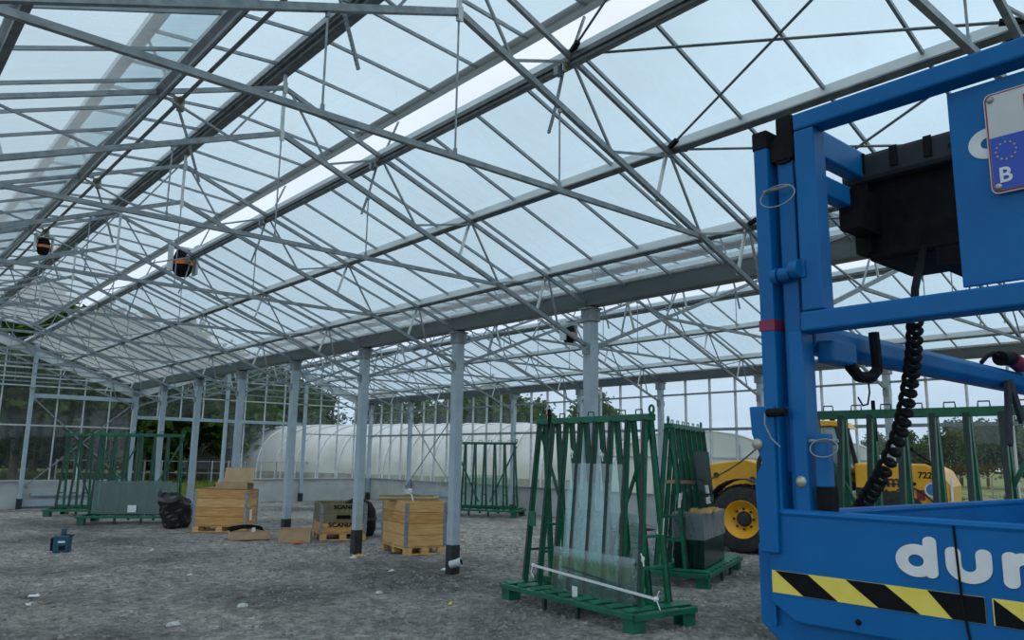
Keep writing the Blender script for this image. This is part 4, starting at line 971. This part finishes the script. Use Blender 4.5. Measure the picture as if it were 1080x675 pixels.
# open carton on the left crate
def carton(label, loc, rz, w, d, h, flaps=True, tilt=0):
    t = thing('cardboard_box', label, 'box', loc, rz)
    th = .008; b = MB(); b.bb(0, w, 0, th, 0, h); b.bb(0, w, d - th, d, 0, h); b.bb(0, th, th, d - th, 0, h); b.bb(w - th, w, th, d - th, 0, h); b.bb(0, w, 0, d, 0, th); b.build('body', M['card'], t)
    if flaps:
        MB().beam((w / 2, d, h), (w / 2, d + .12, h + .32), .95 * w, .006, (0, -1, .4)).build('flap', M['card'], t)
        MB().beam((w, d / 2, h), (w + .30, d / 2, h - .02), d, .006, (0, 0, 1)).build('flap', M['cardin'], t)
        MB().beam((0, d / 2, h), (-.06, d / 2, h - .10), d, .006, (0, 0, 1)).build('flap', M['card'], t)
    return t
cz = c1.location.z + .146 + .8
m1 = Matrix.Translation(c1.location) @ Matrix.Rotation(c1.rotation_euler.z, 4, 'Z')
q = m1 @ Vector((.42, .10, .952)); carton('open brown carton with raised flap on top of the left crate', q, c1.rotation_euler.z + .05, .72, .55, .15)
q = m1 @ Vector((.36, .3, .948)); b = MB().box((0, 0, .012), (.62, .40, .02)); o = b.build('cardboard_sheet', M['cardin'], loc=m1 @ Vector((.40, .5, .948)), rotz=c1.rotation_euler.z - .1); tag(o, 'flat cardboard sheet under the carton on the left crate', 'cardboard')
# cartons on the ground
a = at(243, 570, 2, 0); carton('flat low carton carrying black strips on the ground before the left crate', (a.x, a.y, hz(a.x, a.y) + .01), -.25, .78, .42, .16, False)
t = thing('black_strip_bundle', 'bundle of black plastic strips lying on the flat low carton', 'plastic strips', (a.x + .35, a.y + .08, hz(a.x, a.y) + .17), -.1)
for k in range(9):
    R4 = random.Random(k); pts_ = [(-.34 + .68 * j / 6, .02 * k - .06 + .05 * math.sin(j * .9 + k), .015 + .012 * k * .6 + .05 * math.sin(j / 6 * PI)) for j in range(7)]
    MB().tube(pts_, .010, 5).build('strip', M['black'], t)
MB().box((.12, -.09, .03), (.07, .02, .09)).build('white_tag', M['paper'], t)
a = at(293, 572, 2, 0); carton('square open carton on the ground beside the flat low one', (a.x, a.y, hz(a.x, a.y)), -.52, .62, .60, .25, False)
a = at(309, 572, 2, 0); b = MB().box((0, 0, .02), (.16, .08, .03)); b.box((.06, .03, .035), (.08, .05, .03)); tag(b.build('orange_scrap', M['orange'], loc=(a.x - .02, a.y - .18, hz(a.x, a.y))), 'small orange scrap on the ground before the square carton', 'debris')
# boards on the right crate
m3 = Matrix.Translation(c3.location) @ Matrix.Rotation(c3.rotation_euler.z, 4, 'Z')
for k, (x, y, rz_, L_, w_, mt) in enumerate([(.20, .42, -.78, 1.15, .18, 'wooddark'), (.26, .50, -.72, 1.1, .16, 'woodpale'), (.24, .58, -.80, 1.05, .15, 'wooddark')]):
    b = MB().box((0, 0, 0), (L_, w_, .024)); b.box((.2, .01, .014), (L_ * .5, w_ * .3, .006))
    o = b.build('loose_board', M[mt], loc=m3 @ Vector((x, y, .965 + .028 * k)), rotz=rz_, bevel=.003)
    o.rotation_euler.y = -.02
    tag(o, ['dark loose board lowest in the pile on the pale pine crate', 'pale loose board in the middle of the pile on the pine crate', 'dark loose board topmost in the pile on the pale pine crate'][k], 'board')
q = m3 @ Vector((.2, .42, 1.06)); b = MB()
b.tube([(.05 * math.cos(k * .7), .09 * math.sin(k * .7), .012 * k * .4) for k in range(20)], .014, 6); b.tube([(.05, 0, .0), (.0, -.12, -.02), (-.02, -.2, -.12)], .012, 6)
tag(b.build('white_tape_coil', M['strap'], loc=q), 'coil of white tape lying on the boards of the pine crate', 'tape')
# pale foam sheet and a rock near it
a = at(407, 523, 2, 0); a = Vector((14.6, 25.2, hz(14.6, 25.2))); a = at(407, 523, 2, .06)
b = MB().box((0, 0, .05), (1.0, .7, .06)); b.box((.1, .05, .1), (.9, .6, .04)); tag(b.build('foam_sheet', M['foam'], loc=(a.x, a.y, hz(min(a.x, 16), a.y)), rotz=.4), 'pale blue foam sheets lying by the far side wall', 'foam')
# black dome behind the printed crate
t = thing('black_tub', 'black round tub standing behind the printed crate and third column', 'tub', (9.25, 15.9, hz(9.25, 15.9)))
MB().lathe([(.02, 0), (.36, .01), (.42, .15), (.40, .55), (.30, .72), (.15, .80), (.01, .82)], 24).build('shell', M['black'], t, smooth=True)
MB().lathe([(.415, .34), (.435, .34), (.435, .40), (.41, .40)], 24).build('rim', M['rubber'], t)
# pipe stub at the second column
a = at(481, 594, 1, Y0 + 2 * BAY - .22); t = thing('pipe_stub', 'short grey pipe stub leaning at the foot of the second column', 'pipe', (a.x, a.y, a.z))
b = MB(); ax = Vector((.45, -.75, .25)).normalized(); b.tube([ax * -.10, ax * .06], .058, 18); b.build('pipe', M['pipe'], t, smooth=True)
b = MB(); b.tube([ax * .04, ax * .09], .068, 18); cl = b.build('collar', M['pipe'], t, smooth=True); MB().tube([ax * .088, ax * .094], .05, 18).build('dark_bore', M['black'], cl)
# teal tool
a = at(64, 582, 2, 0); t = thing('cordless_tool_case', 'teal cordless tool standing alone on the gravel at the left', 'tool', (a.x, a.y, hz(a.x, a.y)), -.5)
b = MB().bb(-.11, .14, -.10, .10, .0, .29); b.build('body', M['tool'], t, bevel=.02)
MB().bb(-.16, -.09, -.08, .08, .03, .25).build('battery', M['black'], t, bevel=.015)
b = MB().bb(-.02, .06, -.035, .035, .26, .41); b.build('handle', M['tool'], t, bevel=.015)
b = MB().bb(.06, .13, -.03, .03, .24, .30); b.cyl((.12, 0, .27), (.19, 0, .29), .012, n=8); b.build('side_clip', M['black'], t, bevel=.006)
b = MB().bb(-.03, .08, -.104, -.098, .17, .20); b.build('white_mark', M['paper'], t)
b = MB().bb(-.01, .09, -.105, -.098, .05, .12); b.build('vent_grille', M['black'], t)
# black bin bag
a = at(186, 556, 2, 0); t = thing('bin_bag', 'full black bin bag slumped against the left crate', 'bag', (a.x + .05, a.y + .15, hz(a.x, a.y))); t.scale = (.74, .74, .92)
b = MB(); n = 22; R5 = random.Random(11)
for j in range(13):
    v = j / 12; zz = .82 * v
    for i in range(n):
        aa = 2 * PI * i / n; r = (.34 + .22 * v ** .6) * (1 - .28 * max(0, v - .75) * 4 * .5); r *= 1 + .18 * noise.noise(Vector((math.cos(aa) * 2.2, math.sin(aa) * 2.2, zz * 4))) + .05 * R5.uniform(-1, 1)
        b.v.append((r * math.cos(aa) * 1.05 - .12 * v * v, r * math.sin(aa) * .9, zz * (1 - .22 * math.cos(aa) * v + .07 * math.sin(3 * aa) * v)))
for j in range(12):
    for i in range(n): b.f.append([j * n + i, j * n + (i + 1) % n, (j + 1) * n + (i + 1) % n, (j + 1) * n + i]); b.mi.append(0)
b.f.append(list(range(n))[::-1]); b.mi.append(0)
top_c = len(b.v); b.v.append((.0, 0, .70))
for i in range(n): b.f.append([12 * n + i, 12 * n + (i + 1) % n, top_c]); b.mi.append(0)
b.build('bag_body', M['bag'], t)
MB().blob((-.02, .02, .62), .40, 17, (1, .9, .42), 7).build('bag_fold', M['bag'], t)

# ------------------------------------------------------------------ telehandler
TH_R = math.radians(15); _o = Matrix.Rotation(TH_R, 3, 'Z') @ Vector((-1.1, 1.75, 0)); TH = (13.5 - _o.x, 8.75 - _o.y)
th = thing('telehandler', 'yellow telehandler with black cab standing behind the racks', 'telehandler', (TH[0], TH[1], hz(TH[0], TH[1])), TH_R)
# local: +y = forward (left in the photo), -x = the side toward the camera
def wheel(x, y, sd):
    t_ = MB(); R_ = .64; w = .24
    t_.lathe([(.36, -w), (.52, -w * 1.02), (.60, -w * .92), (.64, -w * .6), (.645, 0), (.64, w * .6), (.60, w * .92), (.52, w * 1.02), (.36, w)], 36, (x, y, .64), 'x', True)
    for k in range(22):
        a = 2 * PI * k / 22
        for s in (-1, 1):
            a2 = a + (PI / 22 if s > 0 else 0); c = Vector((x + s * .11, y + .645 * math.cos(a2), .64 + .645 * math.sin(a2)))
            t_.box(c, (.21, .06, .035), Matrix.Rotation(a2 - PI / 2, 3, 'X') @ Matrix.Rotation(s * .5, 3, 'Z'))
    ty = t_.build('tyre', M['rubber'], th, smooth=True)
    MB().lathe([(.10, sd * .10), (.20, sd * .09), (.30, sd * .16), (.345, sd * .235), (.375, sd * .24), (.375, sd * .05), (.1, sd * .05)], 30, (x, y, .64), 'x', True).build('rim', M['jcb'], ty, smooth=True)
    b = MB(); b.lathe([(.001, sd * .20), (.09, sd * .20), (.13, sd * .15), (.15, sd * .09), (.001, sd * .08)], 20, (x, y, .64), 'x')
    for k in range(8): a = 2 * PI * k / 8; b.cyl((x + sd * .1, y + .19 * math.cos(a), .64 + .19 * math.sin(a)), (x + sd * .13, y + .19 * math.cos(a), .64 + .19 * math.sin(a)), .022, n=8)
    b.build('hub', M['blackpaint'], ty)
for x, sd in ((-.88, -1), (.88, 1)):
    for y in (1.75, -.95): wheel(x, y, sd)
b = MB(); b.prism([(-.45, -1.7, .55), (-.45, 2.2, .55), (-.45, 2.35, .9), (-.45, 1.0, 1.05), (-.45, -1.7, 1.0)], (.9, 0, 0)); b.build('chassis', M['blackpaint'], th, bevel=.03)
for y in (1.75, -.95): MB().cyl((-.8, y, .64), (.8, y, .64), .11, n=12).build('axle', M['blackpaint'], th)
# mudguards
for x in (-.88, .88):
    for y in (1.75, -.95):
        b = MB()
        for k in range(9):
            a0_, a1_ = math.radians(25 + 130 * k / 9), math.radians(25 + 130 * (k + 1) / 9)
            b.beam((x, y + .76 * math.cos(a0_), .64 + .76 * math.sin(a0_)), (x, y + .76 * math.cos(a1_), .64 + .76 * math.sin(a1_)), .50, .02, (0, math.cos((a0_ + a1_) / 2), math.sin((a0_ + a1_) / 2)))
        b.build('mudguard', M['blackpaint'], th)
# engine pod / rear body
RY = lambda y: -.32 + (y + .62) * .86
b = MB(); b.prism([(-1.08, -2.32, .62), (-1.08, -2.36, 1.35), (-1.08, -2.22, 1.62), (-1.08, -1.95, 1.74), (-1.08, -.62, 1.74), (-1.08, -.62, 1.05), (-1.08, -1.0, 1.25), (-1.08, -1.5, 1.20), (-1.08, -1.8, .80), (-1.08, -1.85, .62)], (2.1, 0, 0)); b.v = [(v[0], RY(v[1]), v[2]) for v in b.v]; body = b.build('rear_body', M['jcb'], th, bevel=.04, seg=3)
b = MB(); b.prism([(-1.10, RY(-.62), 1.32), (-1.10, RY(-1.5), 1.24), (-1.10, RY(-1.5), 1.21), (-1.10, RY(-.62), 1.16)], (.02, 0, 0)); b.build('black_stripe', M['blackpaint'], body)
tf = lambda y, z: frame((-1.084, RY(y), z), (0, -1, 0), (0, 0, 1))
text_mesh('duma', .30, 'decal', body, 'dark_lettering', tf(-.86, 1.34), .025, .003)
text_mesh('rent', .26, 'decal', body, 'dark_lettering', tf(-1.02, 1.15), .025, .003)
text_mesh('722', .15, 'hazblack', body, 'machine_number', tf(-1.80, 1.50), .02, .003)
b = MB(); b.lathe([(.001, 0), (.125, 0), (.125, -.006), (.001, -.006)], 28, (-1.082, RY(-2.05), 1.30), 'x'); bd = b.build('round_badge', M['paper'], body)
b = MB(); b.lathe([(.001, 0), (.10, 0), (.10, -.004), (.001, -.004)], 28, (-1.089, RY(-2.05), 1.31), 'x'); b.build('badge_centre', M['badgeblue'], bd)
for y, z, r in ((-1.73, 1.40, .028), (-1.32, 1.05, .03), (-1.98, 1.0, .02)): MB().cyl((-1.095, RY(y), z), (-1.075, RY(y), z), r, n=12).build('fastener', M['black'], body)
MB().bb(-1.1, -1.07, RY(-1.90), RY(-1.76), 1.13, 1.30).build('marker_lamp', M['red'], body)
MB().bb(-1.09, -.9, RY(-2.385), RY(-2.36), 1.12, 1.52).build('rear_plate', M['paper'], body)
b = MB(); b.cyl((-.95, -1.5, 1.70), (-.95, -1.5, 1.76), .05, n=12); b.tube([(-1.1, -1.60, 1.45), (-1.12, -1.60, 1.75), (-1.12, -1.25, 1.98)], .014, 6); b.box((-1.13, -1.22, 1.99), (.03, .16, .06)); b.build('mirror_arm', M['black'], body)
b = MB(); b.cyl((.4, -1.3, 1.70), (.4, -1.3, 1.95), .05, n=12); b.build('exhaust', M['blackpaint'], th)
# boom along the centre of the machine, head low at the front
b = MB(); b.beam((-.02, -1.5, 1.55), (-.02, 1.75, 1.42), .34, .34); b.build('boom', M['jcb'], th, bevel=.02)
b = MB(); b.prism([(-.34, 1.35, 1.60), (-.34, 1.9, 1.78), (-.34, 2.75, 1.66), (-.34, 2.95, 1.30), (-.34, 2.95, .82), (-.34, 2.55, .78), (-.34, 2.4, 1.15), (-.34, 1.5, 1.15)], (.62, 0, 0)); hd = b.build('boom_head', M['jcb'], th, bevel=.03)
b = MB()
for y, z in ((2.5, 1.45), (1.75, 1.38)): b.cyl((-.37, y, z), (.32, y, z), .055, n=14)
b.build('pivot_pin', M['blackpaint'], hd)
b = MB(); b.beam((-.35, 1.55, 1.25), (-.35, 2.6, 1.0), .09, .09); b.build('tilt_ram', M['chrome'], hd)
b = MB(); b.bb(-.75, .75, 3.0, 3.06, .25, 1.0)
for x in (-.5, .5): b.bb(x - .06, x + .06, 3.06, 4.1, .25, .30)
b.build('fork_carriage', M['blackpaint'], th)
_t0 = set(COL.objects.keys())
# cab on the near side
cab = MB()
C0 = [(-1.05, -.60, 1.0), (-1.05, -.60, 1.55), (-1.05, -.42, 2.42), (-1.05, .62, 2.42), (-1.05, 1.02, 1.75), (-1.05, 1.05, .80), (-1.05, .2, .62)]
for i in range(len(C0)):
    for dx in (0, .92): cab.beam(Vector(C0[i]) + Vector((dx, 0, 0)), Vector(C0[(i + 1) % len(C0)]) + Vector((dx, 0, 0)), .07, .09, (1, 0, 0))
    cab.beam(Vector(C0[i]), Vector(C0[i]) + Vector((.92, 0, 0)), .06, .06)
cab.beam((-1.05, .08, .75), (-1.05, .02, 2.42), .07, .07, (1, 0, 0))
cf = cab.build('cab_frame', M['blackpaint'], th, bevel=.012)
b = MB(); b.prism([(-1.065, -.58, .98), (-1.065, -.58, 1.32), (-1.065, 1.0, 1.30), (-1.065, 1.03, .82), (-1.065, .2, .64)], (.03, 0, 0)); dr = b.build('cab_door', M['blackpaint'], th)
text_mesh('duma', .22, 'white', dr, 'white_lettering', frame((-1.067, .78, 1.10), (0, -1, 0), (0, 0, 1)), .02, .003)
text_mesh('rent', .20, 'white', dr, 'white_lettering', frame((-1.067, .70, .92), (0, -1, 0), (0, 0, 1)), .02, .003)
b = MB(); b.quad((-1.05, -.58, 1.33), (-1.05, -.42, 2.40), (-1.05, .60, 2.40), (-1.05, 1.0, 1.74)); b.quad((-1.05, 1.0, 1.74), (-1.05, 1.02, 1.3), (-1.05, .2, 1.32), (-1.05, -.58, 1.33)); b.quad((-.13, -.58, 1.33), (-.13, -.42, 2.40), (-.13, .60, 2.40), (-.13, 1.0, 1.74)); b.quad((-1.03, .64, 2.40), (-.15, .64, 2.40), (-.15, 1.02, 1.75), (-1.03, 1.02, 1.75)); b.quad((-1.03, -.43, 2.40), (-.15, -.43, 2.40), (-.15, -.60, 1.5), (-1.03, -.60, 1.5))
b.build('cab_glass', M['darkglass'], th)
b = MB(); b.prism([(-1.10, -.62, 2.36), (-1.10, -.50, 2.50), (-1.10, .45, 2.52), (-1.10, .72, 2.42), (-1.10, .72, 2.38), (-1.10, -.35, 2.40)], (1.02, 0, 0)); b.build('cab_roof', M['jcb'], th, bevel=.02)
b = MB(); b.bb(-.8, -.3, -.2, .3, 1.0, 1.35); b.beam((-.55, -.22, 1.3), (-.55, -.32, 2.0), .46, .12); b.build('seat', M['black'], th)
b = MB(); b.tube([(-.55 + .17 * math.cos(2 * PI * k / 16), .55 + .06 * math.sin(2 * PI * k / 16), 1.55 + .16 * math.sin(2 * PI * k / 16)) for k in range(16)], .016, 6, True); b.beam((-.55, .75, 1.1), (-.55, .56, 1.54), .05, .05); b.build('steering_wheel', M['black'], th)
b = MB(); b.cyl((-.75, -.30, 2.50), (-.75, -.30, 2.54), .05, n=14); bb_ = b.build('beacon_base', M['black'], th); b = MB(); b.lathe([(.001, .15), (.05, .14), (.06, .10), (.06, .0), (.001, 0)], 16, (-.75, -.30, 2.54)); b.build('beacon_lens', M['orange'], bb_, smooth=True)
b = MB(); b.bb(-1.18, -1.06, -.66, -.60, 2.18, 2.36); b.build('work_lamp', M['black'], th, bevel=.01)
b = MB(); b.bb(-1.0, -.5, -.75, -.62, 1.25, 1.40); b.build('grab_box', M['black'], th)

for o_ in [COL.objects[k] for k in COL.objects.keys() if k not in _t0]:
    if o_.parent == th: o_.location.y += .38
# ------------------------------------------------------------------ outside: tunnels, trees, fences
def tunnel(label, c0, c1, w, h, nh, taper=0):
    c0, c1 = Vector((c0[0], c0[1], 0)), Vector((c1[0], c1[1], 0)); d = c1 - c0; L = d.length
    t = thing('polytunnel', label, 'polytunnel', (c0.x, c0.y, -.1), math.atan2(d.y, d.x))
    def kx(x): return 1 if not taper or x > taper else max(.12, math.sqrt(1 - (1 - x / taper) ** 2))
    def pr(a, k=1): return (k * w / 2 * math.copysign(abs(math.cos(a)) ** .8, math.cos(a)), .75 + (h - .75) * k * math.sin(a) ** .85 if math.sin(a) > 0 else .75)
    b = MB(); n = 20; m = max(6, int(L / 1.2))
    for j in range(m + 1):
        for i in range(n + 1):
            y, z = pr(PI * i / n, kx(L * j / m)); b.v.append((L * j / m, y, z + .03 * math.sin(j * 2.1 + i)))
    for j in range(m):
        for i in range(n): b.f.append([j * (n + 1) + i, j * (n + 1) + i + 1, (j + 1) * (n + 1) + i + 1, (j + 1) * (n + 1) + i]); b.mi.append(0)
    b.build('cover', M['cover'], t, smooth=True)
    b = MB(); xs_ = [L * j / 30 for j in range(31)]
    for s_ in (-1, 1):
        b = MB()
        for j in range(30): b.beam((xs_[j], s_ * w / 2 * kx(xs_[j]), .38), (xs_[j + 1], s_ * w / 2 * kx(xs_[j + 1]), .38), .04, .78)
        b.build('side_band', M['tunnelband'], t)
    for j in range(nh + 1):
        x = L * j / nh; MB().tube([(x, -w / 2 * kx(x) - .03, 0)] + [(x, *[q * 1.012 for q in pr(PI * i / n, kx(x))]) for i in range(n, -1, -1)] + [(x, w / 2 * kx(x) + .03, 0)], .05, 5).build('hoop', M['alu'], t)
    for x in ((0, L) if not taper else (L,)):
        b = MB(); b.v = [(x, *pr(PI * i / n)) for i in range(n + 1)] + [(x, w / 2, 0), (x, -w / 2, 0)]; b.f = [[*range(n + 1), n + 2, n + 1]]; b.mi = [0]; b.build('end_wall', M['cover'], t)
        b = MB()
        for y in (-w / 4, 0, w / 4): b.bb(x - .04, x + .04, y - .04, y + .04, 0, h * .8)
        b.bb(x - .05, x + .05, -w / 2, w / 2, 1.9, 1.98); b.build('door_frame', M['steel'], t)
    return t
def dirat(px, depth, py=485):
    d = FW + RT * ((px - 540) / FPX) - UP * ((py - 337.5) / FPX); p = CAM + d * depth; return (p.x, p.y)
tunnel('long white polytunnel behind the far corner of the greenhouse', dirat(203, 58), dirat(640, 42), 9, 3.7, 20, 13)
tunnel('white polytunnel with its end facing the side wall behind the second rack', dirat(735, 38), dirat(640, 75), 8.4, 3.2, 8)
tunnel('white polytunnel partly hidden behind the blue lift posts', dirat(860, 46), dirat(760, 80), 8.4, 3.1, 8)
def crown(name, seed, rx, rz_, z0, n, s, mat, gap=0):
    R_ = random.Random(seed); b = MB(); nc = max(12, n // 45); cl = []
    for k in range(nc):
        while True:
            p = Vector((R_.uniform(-1, 1), R_.uniform(-1, 1), R_.uniform(-1, 1)))
            if .35 < p.length < 1: break
        tap = 1 - .35 * max(0, p.z); cl.append(Vector((p.x * rx * tap, p.y * rx * tap, z0 + rz_ + p.z * rz_)))
    for k in range(n):
        c = R_.choice(cl); q = c + Vector((R_.gauss(0, .26), R_.gauss(0, .26), R_.gauss(0, .2))) * rx * .62
        u = Vector((R_.uniform(-1, 1), R_.uniform(-1, 1), R_.uniform(-.7, .7))).normalized(); w = u.orthogonal().normalized(); w = Matrix.Rotation(R_.uniform(0, 6.3), 3, u) @ w; ss = s * R_.uniform(.6, 1.3)
        b._add([q - u * ss, q + w * ss * .55, q + u * ss, q - w * ss * .55], [(0, 1, 2, 3)])
    return b
def trunk(seed, h, r, lean=.3):
    R_ = random.Random(seed); b = MB(); pts_ = [Vector((lean * math.sin(k * .8 + seed) * k / 6, lean * math.cos(k * .6 + seed) * k / 6, h * k / 6)) for k in range(7)]
    b.tube(pts_, [r * (1 - .12 * k) for k in range(7)], 8)
    for k in range(9):
        i = R_.randint(2, 6); p = pts_[i]; a = R_.uniform(0, 6.3); L = h * R_.uniform(.18, .34); e = p + Vector((math.cos(a), math.sin(a), R_.uniform(.5, 1.1))) * L
        b.tube([p, p.lerp(e, .5) + Vector((0, 0, .08 * L)), e], [r * .45, r * .3, r * .1], 5)
    return b
def make_tree(kind, label, cat='tree', group='trees beyond the greenhouse'):
    seed, rx, rz_, z0, n, s, mat, th_, tr = kind
    t = thing('tree' if th_ else 'bush', label, cat, (0, 0, 0), 0, group)
    crown('crown', seed, rx, rz_, z0, n, s, mat).build('foliage', M[mat], t)
    if th_: trunk(seed, th_, tr).build('trunk', M['bark'], t)
    return t
KT = [(1, 3.2, 4.2, 1.9, 5200, .30, 'leaf', 7.5, .24), (2, 2.8, 3.5, 1.8, 4600, .28, 'leaf2', 6.2, .20), (3, 3.4, 3.6, 1.9, 5000, .30, 'leaf', 6.5, .26), (4, 2.1, 3.4, .9, 700, .16, 'leaf3', 6.6, .15), (5, 2.4, 1.5, -.3, 3000, .20, 'leaf2', 0, 0)]
protos = {}
def plant(k, px, depth, label, sc=1.0, szz=None):
    if k not in protos: o = protos[k] = make_tree(KT[k], label)
    else: o = copy_tree(protos[k]); o['label'] = label
    x, y = dirat(px, depth); o.location = (x, y, -.12); o.rotation_euler = (0, 0, rnd.uniform(0, 6.3)); o.scale = (sc, sc, szz or sc); return o
tk = [(-70, 44, 0, 1.15), (-20, 50, 2, 1.2), (15, 43, 0, 1.1), (55, 50, 2, 1.2), (85, 44, 1, 1.12), (120, 52, 0, 1.1), (150, 45, 2, 1.0), (182, 50, 1, 1.15), (208, 56, 0, .95), (240, 50, 1, .95), (268, 58, 2, .95), (295, 60, 1, .95), (322, 68, 2, .85), (-45, 60, 0, 1.35), (35, 62, 0, 1.35), (100, 62, 2, 1.3), (165, 64, 0, 1.2), (225, 66, 0, 1.05)]
kinds = {0: 'dark bushy', 1: 'fresh green', 2: 'broad dark', 3: 'thin nearly bare'}
for i, (px, d, k, s) in enumerate(tk):
    row = 'back' if i >= 13 else 'front'
    plant(k, px, d, f'{kinds[k]} tree, {ordinal(i + 1) if i < 12 else "last" if i == 12 else ordinal(i - 12)} from the left in the {row} row beyond the far gable', s)
for i, (px, d, s) in enumerate([(335, 66, 1.0), (352, 64, .9), (372, 67, 1.0), (392, 66, .9), (428, 70, .85), (775, 66, .55)]): plant(3, px, d, ['thin nearly bare tree left of the far corner column', 'thin nearly bare tree close to the far corner column', 'thin nearly bare tree just behind the far corner column', 'thin nearly bare tree right of the far corner column', 'thin nearly bare tree above the long polytunnel', 'small bare tree right of the second rack, behind the tunnels'][i], s)
for i, (px, d, k, s) in enumerate([(405, 78, 1, .95), (446, 78, 1, .85), (487, 70, 1, .92), (512, 72, 1, 1.0), (540, 74, 1, .92), (565, 78, 1, .85), (625, 78, 1, .95)]): plant(k, px, d, f'fresh green tree rising over the long polytunnel, {ordinal(i + 1)} from the left', s)
for i, (px, d) in enumerate([(925, 70), (955, 68), (985, 72), (1012, 64), (1040, 60), (1070, 58), (1105, 55)]): plant(2 if i % 2 else 1, px, d, f'low hedge tree outside the side wall, {ordinal(i + 1)} from the left behind the telehandler', .50 if i < 3 else .58)
for i, (px, d) in enumerate([(-40, 84), (0, 80), (42, 84), (84, 82), (126, 85), (166, 82), (206, 86), (250, 84)]): plant(4, px, d, f'low dark bush under the trees beyond the far gable, {ordinal(i + 1)} from the left', 2.3)
# wire fence beyond the far gable and timber fence on the right
def fence(label, p0, p1, n, h, mat, rails):
    p0, p1 = Vector((*p0, -.12)), Vector((*p1, -.12)); t = thing('fence', label, 'fence', p0); d = p1 - p0
    for k in range(n): q = d * (k / (n - 1)); MB().box(q + Vector((0, 0, h / 2)), (.07, .07, h)).build('post', M[mat], t)
    for z in rails: MB().beam(Vector((0, 0, z)), d + Vector((0, 0, z)), .025, .035).build('rail', M[mat], t)
    return t
fence('low wire fence with thin posts beyond the open gable', dirat(60, 43), dirat(420, 48), 22, 1.4, 'steel', (1.35, .7))
fence('grey timber post fence outside the side wall at the right', dirat(930, 42), dirat(1120, 36), 12, 1.3, 'fencewood', (1.2, .75, .35))
# grass outside, blade by blade near the openings
b = MB(); R6 = random.Random(21)
for k in range(24000):
    px = R6.uniform(-20, 330) if k < 17500 else R6.uniform(820, 1100); dd = R6.uniform(31, 66) if k < 17500 else R6.uniform(22, 40); x, y = dirat(px, dd)
    if y < YG + .3 and x < X2 + .3: continue
    hgt = R6.uniform(.12, .38) * (1 + .6 * noise.noise(Vector((x * .4, y * .4, 0)))); a = R6.uniform(0, 6.3); w = .05
    b._add([(x - w * math.cos(a), y - w * math.sin(a), -.13), (x + w * math.cos(a), y + w * math.sin(a), -.13), (x + R6.uniform(-.1, .1), y + R6.uniform(-.1, .1), -.13 + hgt)], [(0, 1, 2)])
tag(b.build('grass', M['grass']), 'rough green grass growing outside the greenhouse walls', 'grass', kind='stuff')
# earth bank on the right
for i, (px, d, s) in enumerate([(1050, 34, 1.0), (1085, 31, .9)]):
    x, y = dirat(px, d); b = MB(); b.blob((0, 0, 0), 1, 40 + i, (2.6 * s, 1.6 * s, .45 * s), 9); tag(b.build('earth_mound', M['earth'], loc=(x, y, -.2), smooth=True), ['brown earth mound in the grass outside the side wall', 'smaller brown earth mound nearest the right frame edge'][i], 'mound')

# ------------------------------------------------------------------ sky, light, camera
w = bpy.data.worlds.new('overcast_sky'); SC.world = w; w.use_nodes = True; nt = w.node_tree; nt.nodes.clear(); L = nt.links
out = nt.nodes.new('ShaderNodeOutputWorld'); bg = nt.nodes.new('ShaderNodeBackground'); L.new(bg.outputs[0], out.inputs[0])
tc = N(nt, 'ShaderNodeTexCoord'); sep = N(nt, 'ShaderNodeSeparateXYZ'); L.new(tc.outputs['Generated'], sep.inputs[0])
r = N(nt, 'ShaderNodeValToRGB'); e = r.color_ramp.elements; e[0].position = 0; e[0].color = (.47, .57, .71, 1); e[1].position = .75; e[1].color = (.77, .83, .89, 1); k = e.new(.25); k.color = (.62, .71, .81, 1)
L.new(sep.outputs[2], r.inputs[0])
mp = N(nt, 'ShaderNodeMapping'); mp.inputs['Scale'].default_value = (1, 1, 2.2); L.new(tc.outputs['Generated'], mp.inputs[0])
nz = N(nt, 'ShaderNodeTexNoise', Scale=2.3, Detail=6, Roughness=.55); L.new(mp.outputs[0], nz.inputs['Vector'])
mr = N(nt, 'ShaderNodeMapRange'); mr.inputs[1].default_value = .3; mr.inputs[2].default_value = .7; mr.inputs[3].default_value = .90; mr.inputs[4].default_value = 1.12; L.new(nz.outputs[0], mr.inputs[0])
mx = N(nt, 'ShaderNodeMix', data_type='RGBA', blend_type='MULTIPLY'); mx.inputs[0].default_value = 1; L.new(r.outputs[0], mx.inputs[6]); L.new(mr.outputs[0], mx.inputs[7]); L.new(mx.outputs[2], bg.inputs[0]); bg.inputs[1].default_value = 1.0
sl_ = bpy.data.lights.new('soft_sun', 'SUN'); sl_.energy = .55; sl_.angle = math.radians(40); sl_.color = (1, .97, .93)
so = bpy.data.objects.new('soft_sun', sl_); COL.objects.link(so); so.rotation_euler = (math.radians(28), math.radians(-14), 0); so.location = (0, 0, 30)
cd = bpy.data.cameras.new('camera'); co = bpy.data.objects.new('camera', cd); COL.objects.link(co)
cd.sensor_fit = 'HORIZONTAL'; cd.sensor_width = 36; cd.lens = FPX * 36 / 1080; cd.clip_start = .05; cd.clip_end = 600
mw = Matrix((RT, UP, -FW)).transposed().to_4x4(); mw.translation = CAM; co.matrix_world = mw
SC.camera = co
SC.view_settings.view_transform = 'Standard'; SC.view_settings.look = 'None'; SC.view_settings.gamma = 1; SC.view_settings.use_curve_mapping = False
SC.view_settings.exposure = 0.36
SC.cycles.transparent_max_bounces = 24; SC.cycles.max_bounces = 6
try: SC.cycles.use_denoising = True
except Exception: pass
